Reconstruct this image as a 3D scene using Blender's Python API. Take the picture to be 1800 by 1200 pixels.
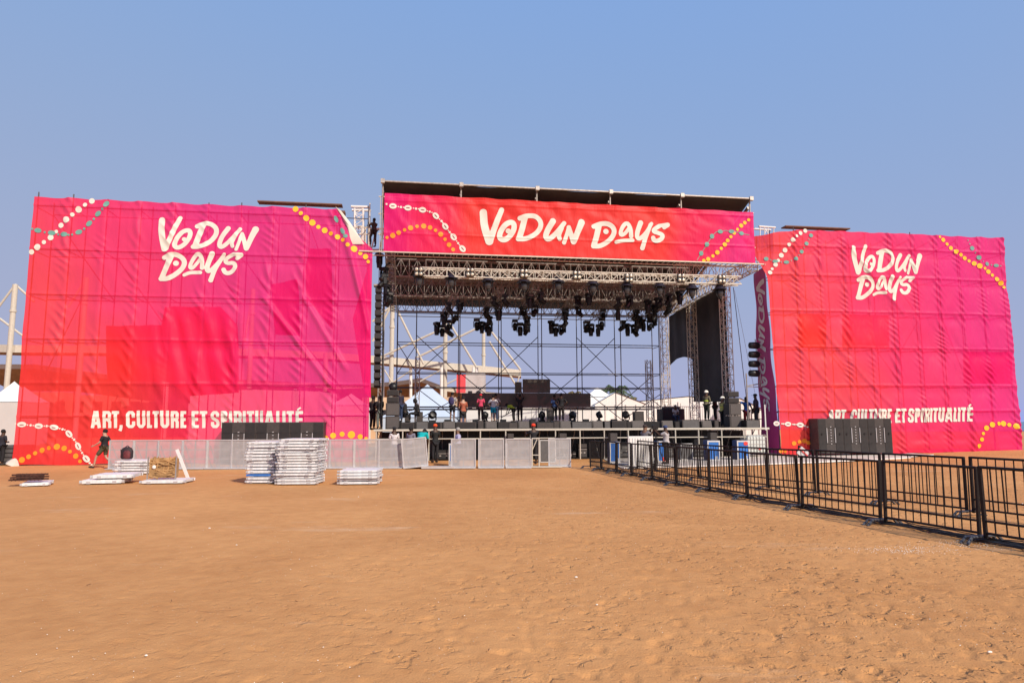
import bpy, bmesh, math, random
import numpy as np
from mathutils import Vector, Matrix
random.seed(7); rng=np.random.RandomState(5)
for o in list(bpy.data.objects): bpy.data.objects.remove(o)
SC=bpy.context.scene; COL=SC.collection
# ---------------------------------------------------------------- camera
H=1.8; PIT=math.atan(.12); ROL=.0035
cp,sp=math.cos(PIT),math.sin(PIT)
F=Vector((0,cp,sp)); R0=Vector((1,0,0)); U0=Vector((0,-sp,cp))
RT=R0*math.cos(ROL)-U0*math.sin(ROL); UP=U0*math.cos(ROL)+R0*math.sin(ROL)
cam=bpy.data.cameras.new('camera'); co=bpy.data.objects.new('camera',cam); COL.objects.link(co)
cam.lens=24; cam.sensor_width=36; cam.clip_end=9000; cam.clip_start=.1
M4=Matrix((( RT.x,UP.x,-F.x,0),(RT.y,UP.y,-F.y,0),(RT.z,UP.z,-F.z,H),(0,0,0,1)))
co.matrix_world=M4; SC.camera=co
# ---------------------------------------------------------------- light
SUN_AZ=math.radians(142); SUN_EL=math.radians(36)
w=bpy.data.worlds.new('World'); SC.world=w; w.use_nodes=True
nt=w.node_tree; bg=nt.nodes['Background']
sky=nt.nodes.new('ShaderNodeTexSky'); sky.sky_type='NISHITA'; sky.sun_disc=False
sky.sun_elevation=SUN_EL; sky.sun_rotation=SUN_AZ; sky.altitude=0; sky.air_density=1.0; sky.dust_density=1.2; sky.ozone_density=1.5
mul=nt.nodes.new('ShaderNodeMix'); mul.data_type='RGBA'; mul.blend_type='MULTIPLY'; mul.inputs[0].default_value=1
mul.inputs[7].default_value=(1.08,.96,1.06,1)
nt.links.new(sky.outputs[0],mul.inputs[6])
def vm(op,a,b):
    x=nt.nodes.new('ShaderNodeVectorMath'); x.operation=op
    for k,q in enumerate((a,b)):
        if isinstance(q,tuple): x.inputs[k].default_value=q
        else: nt.links.new(q,x.inputs[k])
    return x.outputs[0]
# haze put into the sky by a tone curve: brightness levels off towards the horizon
N_=vm('MAXIMUM',mul.outputs[2],(.6,.9,1.9)); hz=vm('MULTIPLY',vm('DIVIDE',N_,vm('ADD',N_,(1.05,.20,-.60))),(3.35,3.12,4.0))
nt.links.new(hz,bg.inputs[0]); bg.inputs[1].default_value=.12
sl=bpy.data.lights.new('sun','SUN'); sl.energy=3.9; sl.angle=math.radians(.55); sl.color=(1,.9,.76)
so=bpy.data.objects.new('sun',sl); COL.objects.link(so)
sd=Vector((math.sin(SUN_AZ)*math.cos(SUN_EL),math.cos(SUN_AZ)*math.cos(SUN_EL),math.sin(SUN_EL)))
so.rotation_euler=sd.to_track_quat('Z','Y').to_euler()
SC.view_settings.view_transform='Standard'; SC.view_settings.look='None'; SC.view_settings.exposure=.25
# ---------------------------------------------------------------- geometry helpers
def ray(x,y):
    return RT*((x-900)/1200)+UP*((600-y)/1200)+F
def G(x,y,z=0):
    d=ray(x,y); k=(z-H)/d.z; return Vector((d.x*k,d.y*k,z))
def P(x,y,Y):
    d=ray(x,y); k=Y/d.y; return Vector((d.x*k,Y,H+d.z*k))
TH=math.radians(8.5); CT,SN=math.cos(TH),math.sin(TH)
A0=G(22,818)
def W(s,t,z=0): return Vector((A0.x+s*CT-t*SN, A0.y+s*SN+t*CT, z))
def ST(x,y,t=0):
    """point of the stage frame (s,z) that lies t metres behind the banner plane"""
    d=ray(x,y); k=(t-A0.x*SN*1+A0.y*CT)/( -d.x*SN+d.y*CT) if False else (t+(-A0.x*SN+A0.y*CT))/(-d.x*SN+d.y*CT)
    X,Y,Z=d.x*k,d.y*k,H+d.z*k
    return ((X-A0.x)*CT+(Y-A0.y)*SN, Z)
def V(*a): return Vector(a)
class MB:
    def __init__(s): s.v=[]; s.f=[]; s.m=[]; s.cur=0
    def add(s,vs,fs):
        n=len(s.v); s.v+= [tuple(v) for v in vs]; s.f+=[tuple(i+n for i in f) for f in fs]; s.m+=[s.cur]*len(fs); return s
    def box(s,c,d,rz=0,R=None,bev=0):
        c=V(*c); x,y,z=[q/2 for q in d]
        if R is None: R=Matrix.Rotation(rz,3,'Z')
        if bev:
            b=min(bev,x*.9,y*.9,z*.9); vs=[];fs=[]
            for sz in(-1,1):
                for (ax,ay,az) in ((x-b,y-b,z),(x,y,z-b)):
                    pass
            # chamfered box through convex rings
            rings=[(x-b,y-b,-z),(x,y,-z+b),(x,y,z-b),(x-b,y-b,z)]
            for (a,bb,zz) in rings:
                vs+=[(-a,-bb,zz),(a,-bb,zz),(a,bb,zz),(-a,bb,zz)]
            for i in range(3):
                for j in range(4):
                    k=(j+1)%4; fs.append((i*4+j,i*4+k,i*4+4+k,i*4+4+j))
            fs+=[(3,2,1,0),(12,13,14,15)]
        else:
            vs=[(-x,-y,-z),(x,-y,-z),(x,y,-z),(-x,y,-z),(-x,-y,z),(x,-y,z),(x,y,z),(-x,y,z)]
            fs=[(3,2,1,0),(4,5,6,7),(0,1,5,4),(1,2,6,5),(2,3,7,6),(3,0,4,7)]
        return s.add([R@V(*v)+c for v in vs],fs)
    def tube(s,a,b,r,n=6,r2=None,cap=True):
        a=V(*a);b=V(*b);d=b-a
        if d.length<1e-6: return s
        q=d.to_track_quat('Z','Y'); r2=r if r2 is None else r2; vs=[]
        for (p,rr) in((a,r),(b,r2)):
            for i in range(n):
                an=2*math.pi*(i+.5)/n; vs.append(p+q@V(rr*math.cos(an),rr*math.sin(an),0))
        fs=[(i,(i+1)%n,n+(i+1)%n,n+i) for i in range(n)]
        if cap: fs+=[tuple(range(n))[::-1],tuple(range(n,2*n))]
        return s.add(vs,fs)
    def path(s,pts,r,n=6):
        for a,b in zip(pts[:-1],pts[1:]): s.tube(a,b,r,n)
        return s
    def lathe(s,prof,c=(0,0,0),n=16,R=None,sx=1,sy=1):
        vs=[];fs=[];R=R or Matrix.Identity(3);c=V(*c)
        for (r,z) in prof:
            for i in range(n):
                a=2*math.pi*i/n; vs.append(R@V(r*math.cos(a)*sx,r*math.sin(a)*sy,z)+c)
        m=len(prof)
        for k in range(m-1):
            for i in range(n):
                j=(i+1)%n; fs.append((k*n+i,k*n+j,k*n+n+j,k*n+n+i))
        fs+=[tuple(range(n))[::-1],tuple(range((m-1)*n,m*n))]
        return s.add(vs,fs)
    def ell(s,c,r,n=10,m=7):
        prof=[(max(1e-4,math.sin(math.pi*i/m)),-math.cos(math.pi*i/m)*r[2]) for i in range(m+1)]
        return s.lathe(prof,c,n,None,r[0],r[1])
    def build(s,name,mat,parent=None,smooth=False,loc=None,rz=0):
        us=sorted({i for f in s.f for i in f})
        if len(us)<len(s.v):
            rm={o:i for i,o in enumerate(us)}; s.v=[s.v[i] for i in us]; s.f=[tuple(rm[i] for i in f) for f in s.f]
        me=bpy.data.meshes.new(name); me.from_pydata(s.v,[],s.f)
        mats=mat if isinstance(mat,(list,tuple)) else [mat]
        for m in mats: me.materials.append(m)
        if len(mats)>1: me.polygons.foreach_set('material_index',s.m)
        if smooth: me.polygons.foreach_set('use_smooth',[True]*len(s.f))
        me.update()
        o=bpy.data.objects.new(name,me); COL.objects.link(o)
        if parent: o.parent=parent
        if loc is not None: o.location=loc; o.rotation_euler.z=rz
        return o
def tag(o,label,cat,group=None,kind=None):
    if label: o['label']=label
    if cat: o['category']=cat
    if group: o['group']=group
    if kind: o['kind']=kind
    return o
def thing(name,label,cat,loc=(0,0,0),rz=0,group=None):
    o=bpy.data.objects.new(name,None); COL.objects.link(o); o.empty_display_size=.2
    o.location=loc; o.rotation_euler.z=rz
    return tag(o,label,cat,group)
def sthing(name,label,cat,s,t,z=0,group=None,rz=0): return thing(name,label,cat,W(s,t,z),TH+rz,group)
def dup(root,loc,rz=None,label=None,scale=None):
    r=root.copy(); COL.objects.link(r); r.location=loc
    if rz is not None: r.rotation_euler.z=rz
    if label: r['label']=label
    if scale: r.scale=scale
    for ch in list(root.children):
        c=ch.copy(); COL.objects.link(c); c.parent=r
        for g in ch.children:
            d=g.copy(); COL.objects.link(d); d.parent=c
    return r
ORD=['first','second','third','fourth','fifth','sixth','seventh','eighth','ninth','tenth','eleventh','twelfth','thirteenth','fourteenth','fifteenth','sixteenth','seventeenth','eighteenth','nineteenth','twentieth','twenty-first','twenty-second','twenty-third','twenty-fourth','twenty-fifth','twenty-sixth','twenty-seventh','twenty-eighth','twenty-ninth','thirtieth']
# ---------------------------------------------------------------- materials
def mat(name,c,rough=.6,metal=0,var=.12,scale=6,bump=0,bscale=30,spec=.4):
    m=bpy.data.materials.new(name); m.use_nodes=True; n=m.node_tree; b=n.nodes['Principled BSDF']
    b.inputs['Roughness'].default_value=rough; b.inputs['Metallic'].default_value=metal
    b.inputs['Specular IOR Level'].default_value=spec
    tc=n.nodes.new('ShaderNodeTexCoord'); no=n.nodes.new('ShaderNodeTexNoise')
    no.inputs['Scale'].default_value=scale; no.inputs['Detail'].default_value=5
    n.links.new(tc.outputs['Object'],no.inputs['Vector'])
    r=n.nodes.new('ShaderNodeValToRGB'); n.links.new(no.outputs[0],r.inputs[0])
    r.color_ramp.elements[0].position=.3; r.color_ramp.elements[1].position=.7
    r.color_ramp.elements[0].color=tuple(q*(1-var) for q in c)+(1,)
    r.color_ramp.elements[1].color=tuple(min(1,q*(1+var)) for q in c)+(1,)
    n.links.new(r.outputs[0],b.inputs['Base Color'])
    if bump:
        n2=n.nodes.new('ShaderNodeTexNoise'); n2.inputs['Scale'].default_value=bscale; n2.inputs['Detail'].default_value=4
        n.links.new(tc.outputs['Object'],n2.inputs['Vector'])
        bp=n.nodes.new('ShaderNodeBump'); bp.inputs['Strength'].default_value=bump; bp.inputs['Distance'].default_value=.02
        n.links.new(n2.outputs[0],bp.inputs['Height']); n.links.new(bp.outputs[0],b.inputs['Normal'])
    return m
def math_node(n,op,a,b=None,clamp=False):
    x=n.nodes.new('ShaderNodeMath'); x.operation=op; x.use_clamp=clamp
    for i,q in enumerate((a,b)):
        if q is None: continue
        if isinstance(q,(int,float)): x.inputs[i].default_value=q
        else: n.links.new(q,x.inputs[i])
    return x.outputs[0]
RED=(.95,.050,.045,1); PINK=(.94,.022,.115,1); MAG=(.84,.010,.185,1)
def cloth(name,grad,transl=.3,transp=.14,cols=(RED,PINK,MAG),bump=.35):
    m=bpy.data.materials.new(name); m.use_nodes=True; n=m.node_tree
    for x in list(n.nodes):
        if x.type=='BSDF_PRINCIPLED': n.nodes.remove(x)
    out=[x for x in n.nodes if x.type=='OUTPUT_MATERIAL'][0]
    tc=n.nodes.new('ShaderNodeTexCoord'); sx=n.nodes.new('ShaderNodeSeparateXYZ'); n.links.new(tc.outputs['Object'],sx.inputs[0])
    no=n.nodes.new('ShaderNodeTexNoise'); no.inputs['Scale'].default_value=.35; no.inputs['Detail'].default_value=2
    n.links.new(tc.outputs['Object'],no.inputs['Vector'])
    f=grad(n,sx.outputs[0],sx.outputs[2]); f=math_node(n,'ADD',f,math_node(n,'MULTIPLY',math_node(n,'SUBTRACT',no.outputs[0],.5),.35),True)
    r=n.nodes.new('ShaderNodeValToRGB'); n.links.new(f,r.inputs[0]); r.color_ramp.interpolation='EASE'
    e=r.color_ramp.elements; e[0].position=.08; e[0].color=cols[0]; e[1].position=.97; e[1].color=cols[-1]
    if len(cols)>2: k=e.new(.5); k.color=cols[1]
    n2=n.nodes.new('ShaderNodeTexNoise'); n2.inputs['Scale'].default_value=2.2; n2.inputs['Detail'].default_value=6; n2.inputs['Distortion'].default_value=.6
    mp=n.nodes.new('ShaderNodeMapping'); mp.inputs['Rotation'].default_value=(0,.6,0); mp.inputs['Scale'].default_value=(2.2,1,.6)
    n.links.new(tc.outputs['Object'],mp.inputs[0]); n.links.new(mp.outputs[0],n2.inputs['Vector'])
    bp=n.nodes.new('ShaderNodeBump'); bp.inputs['Strength'].default_value=bump; bp.inputs['Distance'].default_value=.06; n.links.new(n2.outputs[0],bp.inputs['Height'])
    d=n.nodes.new('ShaderNodeBsdfPrincipled'); d.inputs['Roughness'].default_value=.5; d.inputs['Specular IOR Level'].default_value=.25
    t=n.nodes.new('ShaderNodeBsdfTranslucent'); p=n.nodes.new('ShaderNodeBsdfTransparent')
    for q in (d.inputs['Base Color'],t.inputs[0]): n.links.new(r.outputs[0],q)
    p.inputs[0].default_value=(1,.34,.48,1)
    for q in (d,t): n.links.new(bp.outputs[0],q.inputs['Normal'])
    a=n.nodes.new('ShaderNodeMixShader'); a.inputs[0].default_value=transl; n.links.new(d.outputs[0],a.inputs[1]); n.links.new(t.outputs[0],a.inputs[2])
    b=n.nodes.new('ShaderNodeMixShader'); b.inputs[0].default_value=transp; n.links.new(a.outputs[0],b.inputs[1]); n.links.new(p.outputs[0],b.inputs[2])
    n.links.new(b.outputs[0],out.inputs[0]); return m
def mesh_mat(name,c,transp,rough=.5,metal=.3):
    m=mat(name,c,rough,metal,.1,3); n=m.node_tree; b=n.nodes['Principled BSDF']
    out=[x for x in n.nodes if x.type=='OUTPUT_MATERIAL'][0]
    p=n.nodes.new('ShaderNodeBsdfTransparent'); x=n.nodes.new('ShaderNodeMixShader'); x.inputs[0].default_value=transp
    n.links.new(b.outputs[0],x.inputs[1]); n.links.new(p.outputs[0],x.inputs[2]); n.links.new(x.outputs[0],out.inputs[0]); return m
gL=lambda n,x,z: math_node(n,'ADD',math_node(n,'MULTIPLY',x,.085),math_node(n,'SUBTRACT',math_node(n,'MULTIPLY',z,.052),.37))
gR=lambda n,x,z: math_node(n,'ADD',math_node(n,'MULTIPLY',x,.075),math_node(n,'SUBTRACT',math_node(n,'MULTIPLY',z,.03),.33))
gH=lambda n,x,z: math_node(n,'MULTIPLY',math_node(n,'SUBTRACT',math_node(n,'ABSOLUTE',math_node(n,'SUBTRACT',x,9.6)),4.6),.2)
g0=lambda n,x,z: math_node(n,'MULTIPLY',x,.0)
g1=lambda n,x,z: math_node(n,'ADD',math_node(n,'MULTIPLY',x,.0),.8)
M=dict(
 bannerL=cloth('printed_mesh_left',gL,.24,.24), bannerR=cloth('printed_mesh_right',gR,.22,.20,bump=.6), bannerH=cloth('printed_mesh_header',gH,.22,.13,bump=.5),
 redcloth=cloth('red_backing_cloth',g0,.15,.0), magcloth=cloth('magenta_backing_cloth',g1,.15,.0,cols=(RED,PINK,(.62,.006,.16,1))),
 purple=cloth('backlit_purple_cloth',g1,.16,.0,cols=((.52,.06,.22,1),(.52,.06,.22,1),(.45,.06,.26,1))),  # purple tone of the backlit side is put into the cloth colour
 ink=mat('white_print',(.70,.66,.58),.7,0,.04,1.5), inkshade=mat('shaded_white_print',(.82,.78,.82),.8,0,.05),  # inkshade: white print in a cool shade tone for the backlit side banner
 yel=mat('yellow_print',(.92,.48,.02),.6,0,.05), ora=mat('orange_print',(.9,.27,.015),.6,0,.05), teal=mat('teal_print',(.13,.33,.28),.6,0,.08), slit=mat('dark_print',(.28,.03,.05),.7,0,.05),
 sand=None,
 steel=mat('galvanised_steel',(.42,.38,.35),.45,.5,.2,9), dsteel=mat('dark_scaffold_steel',(.10,.085,.085),.6,.3,.3,9), gsteel=mat('weathered_truss_steel',(.36,.32,.29),.5,.4,.25,9),
 alu=mat('bright_truss_metal',(.66,.59,.49),.42,.25,.12,9), white=mat('white_paint',(.78,.75,.71),.5,0,.06,4), wpost=mat('cream_painted_steel',(.55,.50,.42),.5,0,.08,4),
 black=mat('black_paint',(.014,.012,.012),.42,.1,.3,20,spec=.5), bfence=mat('black_barrier_paint',(.011,.008,.008),.5,.0,.4,30,.15,60,.25), foot=mat('grey_barrier_foot',(.075,.078,.09),.5,.2,.4,30,.2),
 rubber=mat('black_cable_rubber',(.012,.012,.013),.65,0,.2), cab=mat('speaker_cabinet',(.055,.045,.042),.55,0,.18,7,.15,80), grille=mat('speaker_grille',(.095,.082,.078),.65,.1,.25,40,.3,220), cabin=mat('speaker_dark_front',(.022,.018,.018),.6,0,.2),
 tarp=mat('black_roof_tarp',(.042,.034,.034),.6,0,.35,.6,.4,2), curtain=mat('black_stage_curtain',(.030,.024,.028),.6,0,.35,.7,.7,3.0), deck=mat('black_stage_deck',(.02,.017,.017),.6,0,.3,3),
 fixture=mat('lamp_housing',(.012,.012,.014),.4,.1,.3,20), hood=mat('plastic_rain_hood',(.018,.014,.026),.45,0,.35,12,.5,40,.3), glass=mat('grey_lamp_glass',(.06,.057,.06),.25,.2,.2,12), lens=mat('lamp_lens',(.55,.48,.38),.2,.3,.2,30),
 led=mat('led_screen_face',(.105,.085,.070),.5,.1,.12,.9), ledtop=mat('led_screen_edge',(.16,.13,.11),.6,.1,.1),
 blue=mat('blue_case_panel',(.035,.16,.50),.45,0,.1,5), dblue=mat('dark_blue_case_side',(.02,.05,.17),.5,0,.1,5), caserim=mat('case_edge_metal',(.66,.64,.62),.45,.3,.1), gcase=mat('grey_case',(.10,.095,.095),.6,0,.15), redp=mat('red_sticker',(.75,.05,.04),.6),
 panel=mesh_mat('perforated_metal',(.50,.48,.48),.30,.5,.25), pframe=mat('panel_frame_metal',(.56,.54,.54),.45,.35,.1,6), wstack=mat('zinc_white_metal',(.74,.74,.75),.5,.1,.14,7), pmesh2=mesh_mat('perforated_metal_bright',(.70,.66,.64),.15,.5,.2),
 wood=mat('weathered_wood',(.42,.24,.10),.8,0,.35,4,.4,12), plank=mat('brown_scaffold_plank',(.17,.085,.055),.8,0,.3,3), rust=mat('rusted_iron',(.075,.030,.020),.8,.2,.5,14,.4), 
 mat_w=mat('pale_ground_sheet',(.60,.53,.46),.8,0,.18,1.3,.3,4), edge=mat('white_sheet_edge',(.80,.76,.72),.7,0,.1,2),
 tentw=mat('white_tent_canvas',(.80,.78,.75),.65,0,.05,.8), tentb=mat('shaded_tent_canvas',(.52,.60,.70),.7,0,.05,.6), tentg=mat('grey_tent_wall',(.58,.55,.53),.7,0,.05,.6), peach=mat('peach_wall',(.66,.43,.26),.8,0,.12,1), wallp=mat('pale_concrete_wall',(.52,.47,.45),.8,0,.12,1),  # tentb puts the bluish shade of a white tent into its colour
 standr=mat('brown_stand_roof',(.25,.16,.12),.8,0,.2,.5), winm=mat('window_glass_dark',(.03,.03,.035),.2,0,.2), bannerfar=mat('far_red_banner',(.80,.08,.09),.6),
 green=mat('palm_leaf',(.06,.085,.03),.6,0,.3,3), drygreen=mat('dry_palm_leaf',(.15,.12,.05),.7,0,.3,3), trunk=mat('palm_trunk',(.14,.10,.07),.9,0,.3,6),
 tank=mat('milky_plastic_tank',(.58,.60,.56),.4,0,.06), sandbit=mat('brown_pebble',(.35,.2,.11),.8), shell=mat('shell_bits',(.85,.8,.72),.6,0,.2), bag=mat('dark_red_backpack',(.13,.025,.028),.7,0,.3,12), bagd=mat('black_backpack_cloth',(.03,.018,.02),.7,0,.3,12),
)
# ---------------------------------------------------------------- noise for folds
class Noise2:
    def __init__(s,seed,n=97): s.g=np.random.RandomState(seed).rand(n,n)*2-1; s.n=n
    def __call__(s,x,y):
        x=np.asarray(x,float);y=np.asarray(y,float)
        xi=np.floor(x).astype(int);yi=np.floor(y).astype(int);fx=x-xi;fy=y-yi
        fx=fx*fx*(3-2*fx);fy=fy*fy*(3-2*fy);n=s.n;g=s.g
        a=g[xi%n,yi%n];b=g[(xi+1)%n,yi%n];c=g[xi%n,(yi+1)%n];d=g[(xi+1)%n,(yi+1)%n]
        return (a*(1-fx)+b*fx)*(1-fy)+(c*(1-fx)+d*fx)*fy
N1,N2,N3=Noise2(1),Noise2(2),Noise2(3)
# ---------------------------------------------------------------- ground, sea
def ground():
    th=np.concatenate([np.linspace(-180,-52,40,endpoint=False),np.linspace(-52,52,430,endpoint=False),np.linspace(52,180,40,endpoint=False)])*math.pi/180
    rr=np.concatenate([[0,.5,1,1.5,2,2.4],np.geomspace(2.7,60,520),np.geomspace(66,7000,30)])
    T,Rr=np.meshgrid(th,rr); X=np.sin(T)*Rr; Y=np.cos(T)*Rr
    fade=np.clip(1.4-Rr/22,0.15,1)
    rgt=np.clip((X+3)/7,.30,1)                       # more trampled on the right
    fine=N2(X*5.3+5,Y*4.6+9); mid=N1(X*2.6+N2(X*1.3,Y*1.3),Y*2.2)
    Z=(mid*.003+fine*.004)*rgt*np.clip(1.3-Rr/30,.2,1)+N3(X*.45,Y*.4)*.008
    # trodden trails: one dimple with a raised rim per footstep
    rd=np.random.RandomState(11); lr=np.log(rr[6:526]); r0_,r1_=lr[0],lr[-1]; tf=th[40:470]
    for k in range(520):
        a=math.radians(rd.uniform(-42,50)); d0=3.0+14*rd.rand()**1.3
        if a<0 and rd.rand()<.45: continue
        px,py=math.sin(a)*d0,math.cos(a)*d0; hd=rd.uniform(0,6.28); n_=rd.randint(1,9); dp=rd.uniform(.006,.018)*(1.0 if px>0 else .4+.6*max(0,1+px/3))
        for q in range(n_):
            hd+=rd.normal(0,.12); px+=math.cos(hd)*.62; py+=math.sin(hd)*.62; sd_=(-1)**q*.09
            cx=px-math.sin(hd)*sd_; cy=py+math.cos(hd)*sd_; r_=math.hypot(cx,cy)
            if r_<2.9 or r_>20 or cy<1: continue
            ir=6+int((math.log(r_)-r0_)/(r1_-r0_)*519); ia=40+int((math.atan2(cx,cy)-tf[0])/(tf[-1]-tf[0])*429)
            wr=max(2,int(.24/(r_*.006))+1); wa=max(2,int(.24/(r_*.00423))+1)
            if ia-wa<40 or ia+wa>469 or ir-wr<6: continue
            sl_=(slice(ir-wr,ir+wr+1),slice(ia-wa,ia+wa+1)); dx=X[sl_]-cx; dy=Y[sl_]-cy
            u=(dx*math.cos(hd)+dy*math.sin(hd))/.095; v_=(-dx*math.sin(hd)+dy*math.cos(hd))/.045; e=np.sqrt(u*u+v_*v_)
            Z[sl_]+= -dp*np.clip(1.25-e,0,1)**.45*(e<1.25)+dp*.15*np.exp(-((e-1.45)/.28)**2)
    gs=np.clip((X-16)/12,0,1)*np.clip((Y-28)/9,0,1)*.24
    Z=Z-.014+gs
    n,m=X.shape; v=np.stack([X,Y,Z],-1).reshape(-1,3)
    idx=np.arange(n*m).reshape(n,m); j=np.roll(idx,-1,1)
    f=np.stack([idx[:-1],j[:-1],j[1:],idx[1:]],-1).reshape(-1,4)[:,::-1]
    me=bpy.data.meshes.new('sand'); me.from_pydata(v.tolist(),[],f.tolist())
    me.polygons.foreach_set('use_smooth',[True]*len(f)); me.update()
    m=bpy.data.materials.new('sand'); m.use_nodes=True; nn=m.node_tree; b=nn.nodes['Principled BSDF']
    b.inputs['Roughness'].default_value=.92; b.inputs['Specular IOR Level'].default_value=.15
    tc=nn.nodes.new('ShaderNodeTexCoord')
    def nz(sc,det,dist=0):
        x=nn.nodes.new('ShaderNodeTexNoise'); x.inputs['Scale'].default_value=sc; x.inputs['Detail'].default_value=det; x.inputs['Distortion'].default_value=dist
        nn.links.new(tc.outputs['Object'],x.inputs['Vector']); return x.outputs[0]
    r=nn.nodes.new('ShaderNodeValToRGB'); e=r.color_ramp.elements
    mixf=math_node(nn,'ADD',math_node(nn,'MULTIPLY',nz(.22,5,.6),.6),math_node(nn,'MULTIPLY',nz(3.5,8,.3),.4))
    nn.links.new(mixf,r.inputs[0])
    e[0].position=.34; e[0].color=(.49,.225,.082,1); e[1].position=.66; e[1].color=(.65,.325,.126,1)
    # pale salt and shell speckle
    vo=nn.nodes.new('ShaderNodeTexVoronoi'); vo.inputs['Scale'].default_value=16; nn.links.new(tc.outputs['Object'],vo.inputs['Vector'])
    spk=math_node(nn,'MULTIPLY',math_node(nn,'LESS_THAN',vo.outputs[0],.10),math_node(nn,'GREATER_THAN',nz(1.2,3),.50))
    mx=nn.nodes.new('ShaderNodeMix'); mx.data_type='RGBA'; nn.links.new(math_node(nn,'MULTIPLY',spk,.45),mx.inputs[0]); nn.links.new(r.outputs[0],mx.inputs[6]); mx.inputs[7].default_value=(.78,.60,.42,1)
    mp=nn.nodes.new('ShaderNodeMapping'); mp.inputs['Scale'].default_value=(.16,.55,1); nn.links.new(tc.outputs['Object'],mp.inputs[0])
    n5=nn.nodes.new('ShaderNodeTexNoise'); n5.inputs['Scale'].default_value=1; n5.inputs['Detail'].default_value=9; n5.inputs['Roughness'].default_value=.68; nn.links.new(mp.outputs[0],n5.inputs['Vector'])
    rp=nn.nodes.new('ShaderNodeValToRGB'); rp.color_ramp.elements[0].position=.60; rp.color_ramp.elements[0].color=(0,0,0,1); rp.color_ramp.elements[1].position=.74; rp.color_ramp.elements[1].color=(.55,.55,.55,1); nn.links.new(n5.outputs[0],rp.inputs[0])
    m2=nn.nodes.new('ShaderNodeMix'); m2.data_type='RGBA'; nn.links.new(rp.outputs[0],m2.inputs[0]); nn.links.new(mx.outputs[2],m2.inputs[6]); m2.inputs[7].default_value=(.70,.52,.36,1)
    nn.links.new(m2.outputs[2],b.inputs['Base Color'])
    h=math_node(nn,'ADD',math_node(nn,'MULTIPLY',nz(8,7,.5),.55),math_node(nn,'ADD',math_node(nn,'MULTIPLY',nz(60,5),.30),math_node(nn,'MULTIPLY',nz(220,3),.12)))
    sxz=nn.nodes.new('ShaderNodeSeparateXYZ'); nn.links.new(tc.outputs['Object'],sxz.inputs[0])
    side=math_node(nn,'ADD',math_node(nn,'MULTIPLY',sxz.outputs[0],.09),.62,True)           # the right side is more trodden
    mask=math_node(nn,'MULTIPLY',side,math_node(nn,'MULTIPLY',math_node(nn,'SUBTRACT',nz(.9,4,.5),.34),3.4,True))
    pit=math_node(nn,'MULTIPLY',math_node(nn,'SUBTRACT',nz(6.5,2,.35),.575),9,True)
    pit2=math_node(nn,'MULTIPLY',math_node(nn,'SUBTRACT',nz(13,2,.9),.60),9,True)
    pits=math_node(nn,'MULTIPLY',mask,math_node(nn,'ADD',pit,math_node(nn,'MULTIPLY',pit2,.6)))
    h=math_node(nn,'SUBTRACT',h,math_node(nn,'MULTIPLY',pits,1.15))
    bp=nn.nodes.new('ShaderNodeBump'); bp.inputs['Strength'].default_value=.75; bp.inputs['Distance'].default_value=.035
    nn.links.new(h,bp.inputs['Height']); nn.links.new(bp.outputs[0],b.inputs['Normal'])
    me.materials.append(m); o=bpy.data.objects.new('sand_ground',me); COL.objects.link(o); o['kind']='structure'
ground()
m=mat('sea_water',(.05,.13,.19),.25,0,.2,.02,.4,.5)
o=MB().add([(60,113,.27),(7000,113,.27),(7000,7000,.27),(60,7000,.27)],[(0,1,2,3)]).build('sea',m); o['kind']='structure'
def shells():
    b=MB(); cl=[(random.uniform(-.75,.78),random.random()) for _ in range(60)]
    for i in range(1100):
        if random.random()<.75:
            c=random.choice(cl); a=c[0]+random.gauss(0,.05); k=c[1]+random.gauss(0,.04)
        else: a=random.uniform(-.78,.78); k=random.random()
        k=min(1,max(0,k)); d=2.9*math.exp(k**.7*2.2); x=math.sin(a)*d; y=math.cos(a)*d
        r=random.uniform(.002,.0055)*(1+(random.random()<.03)*2.2); b.cur=0 if random.random()<.72 else 1
        b.ell((x,y,.0),(r*random.uniform(.7,1.4),r*random.uniform(.5,1),r*.6),5,3)
    for i in range(420):
        c=G(1600,966) if i<260 else G(1700,955); x=c.x+random.gauss(0,.38); y=c.y+random.gauss(0,.16); r=random.uniform(.003,.008); b.cur=0
        b.ell((x,y,-.004),(r,r*.8,r*.5),5,3)
    for i in range(26):
        a=random.uniform(-.7,.75); d=2.9*math.exp(random.random()*1.7); x=math.sin(a)*d; y=math.cos(a)*d; an=random.random()*6; L=random.uniform(.02,.06)
        b.cur=2; b.tube((x,y,.004),(x+L*math.cos(an),y+L*math.sin(an),.01),.003,4)
    o=b.build('shell_fragments',[M['shell'],M['sandbit'],M['rust']]); tag(o,'tiny shell fragments, pebbles and twigs scattered over the sand','shells',kind='stuff')
shells()
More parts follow.
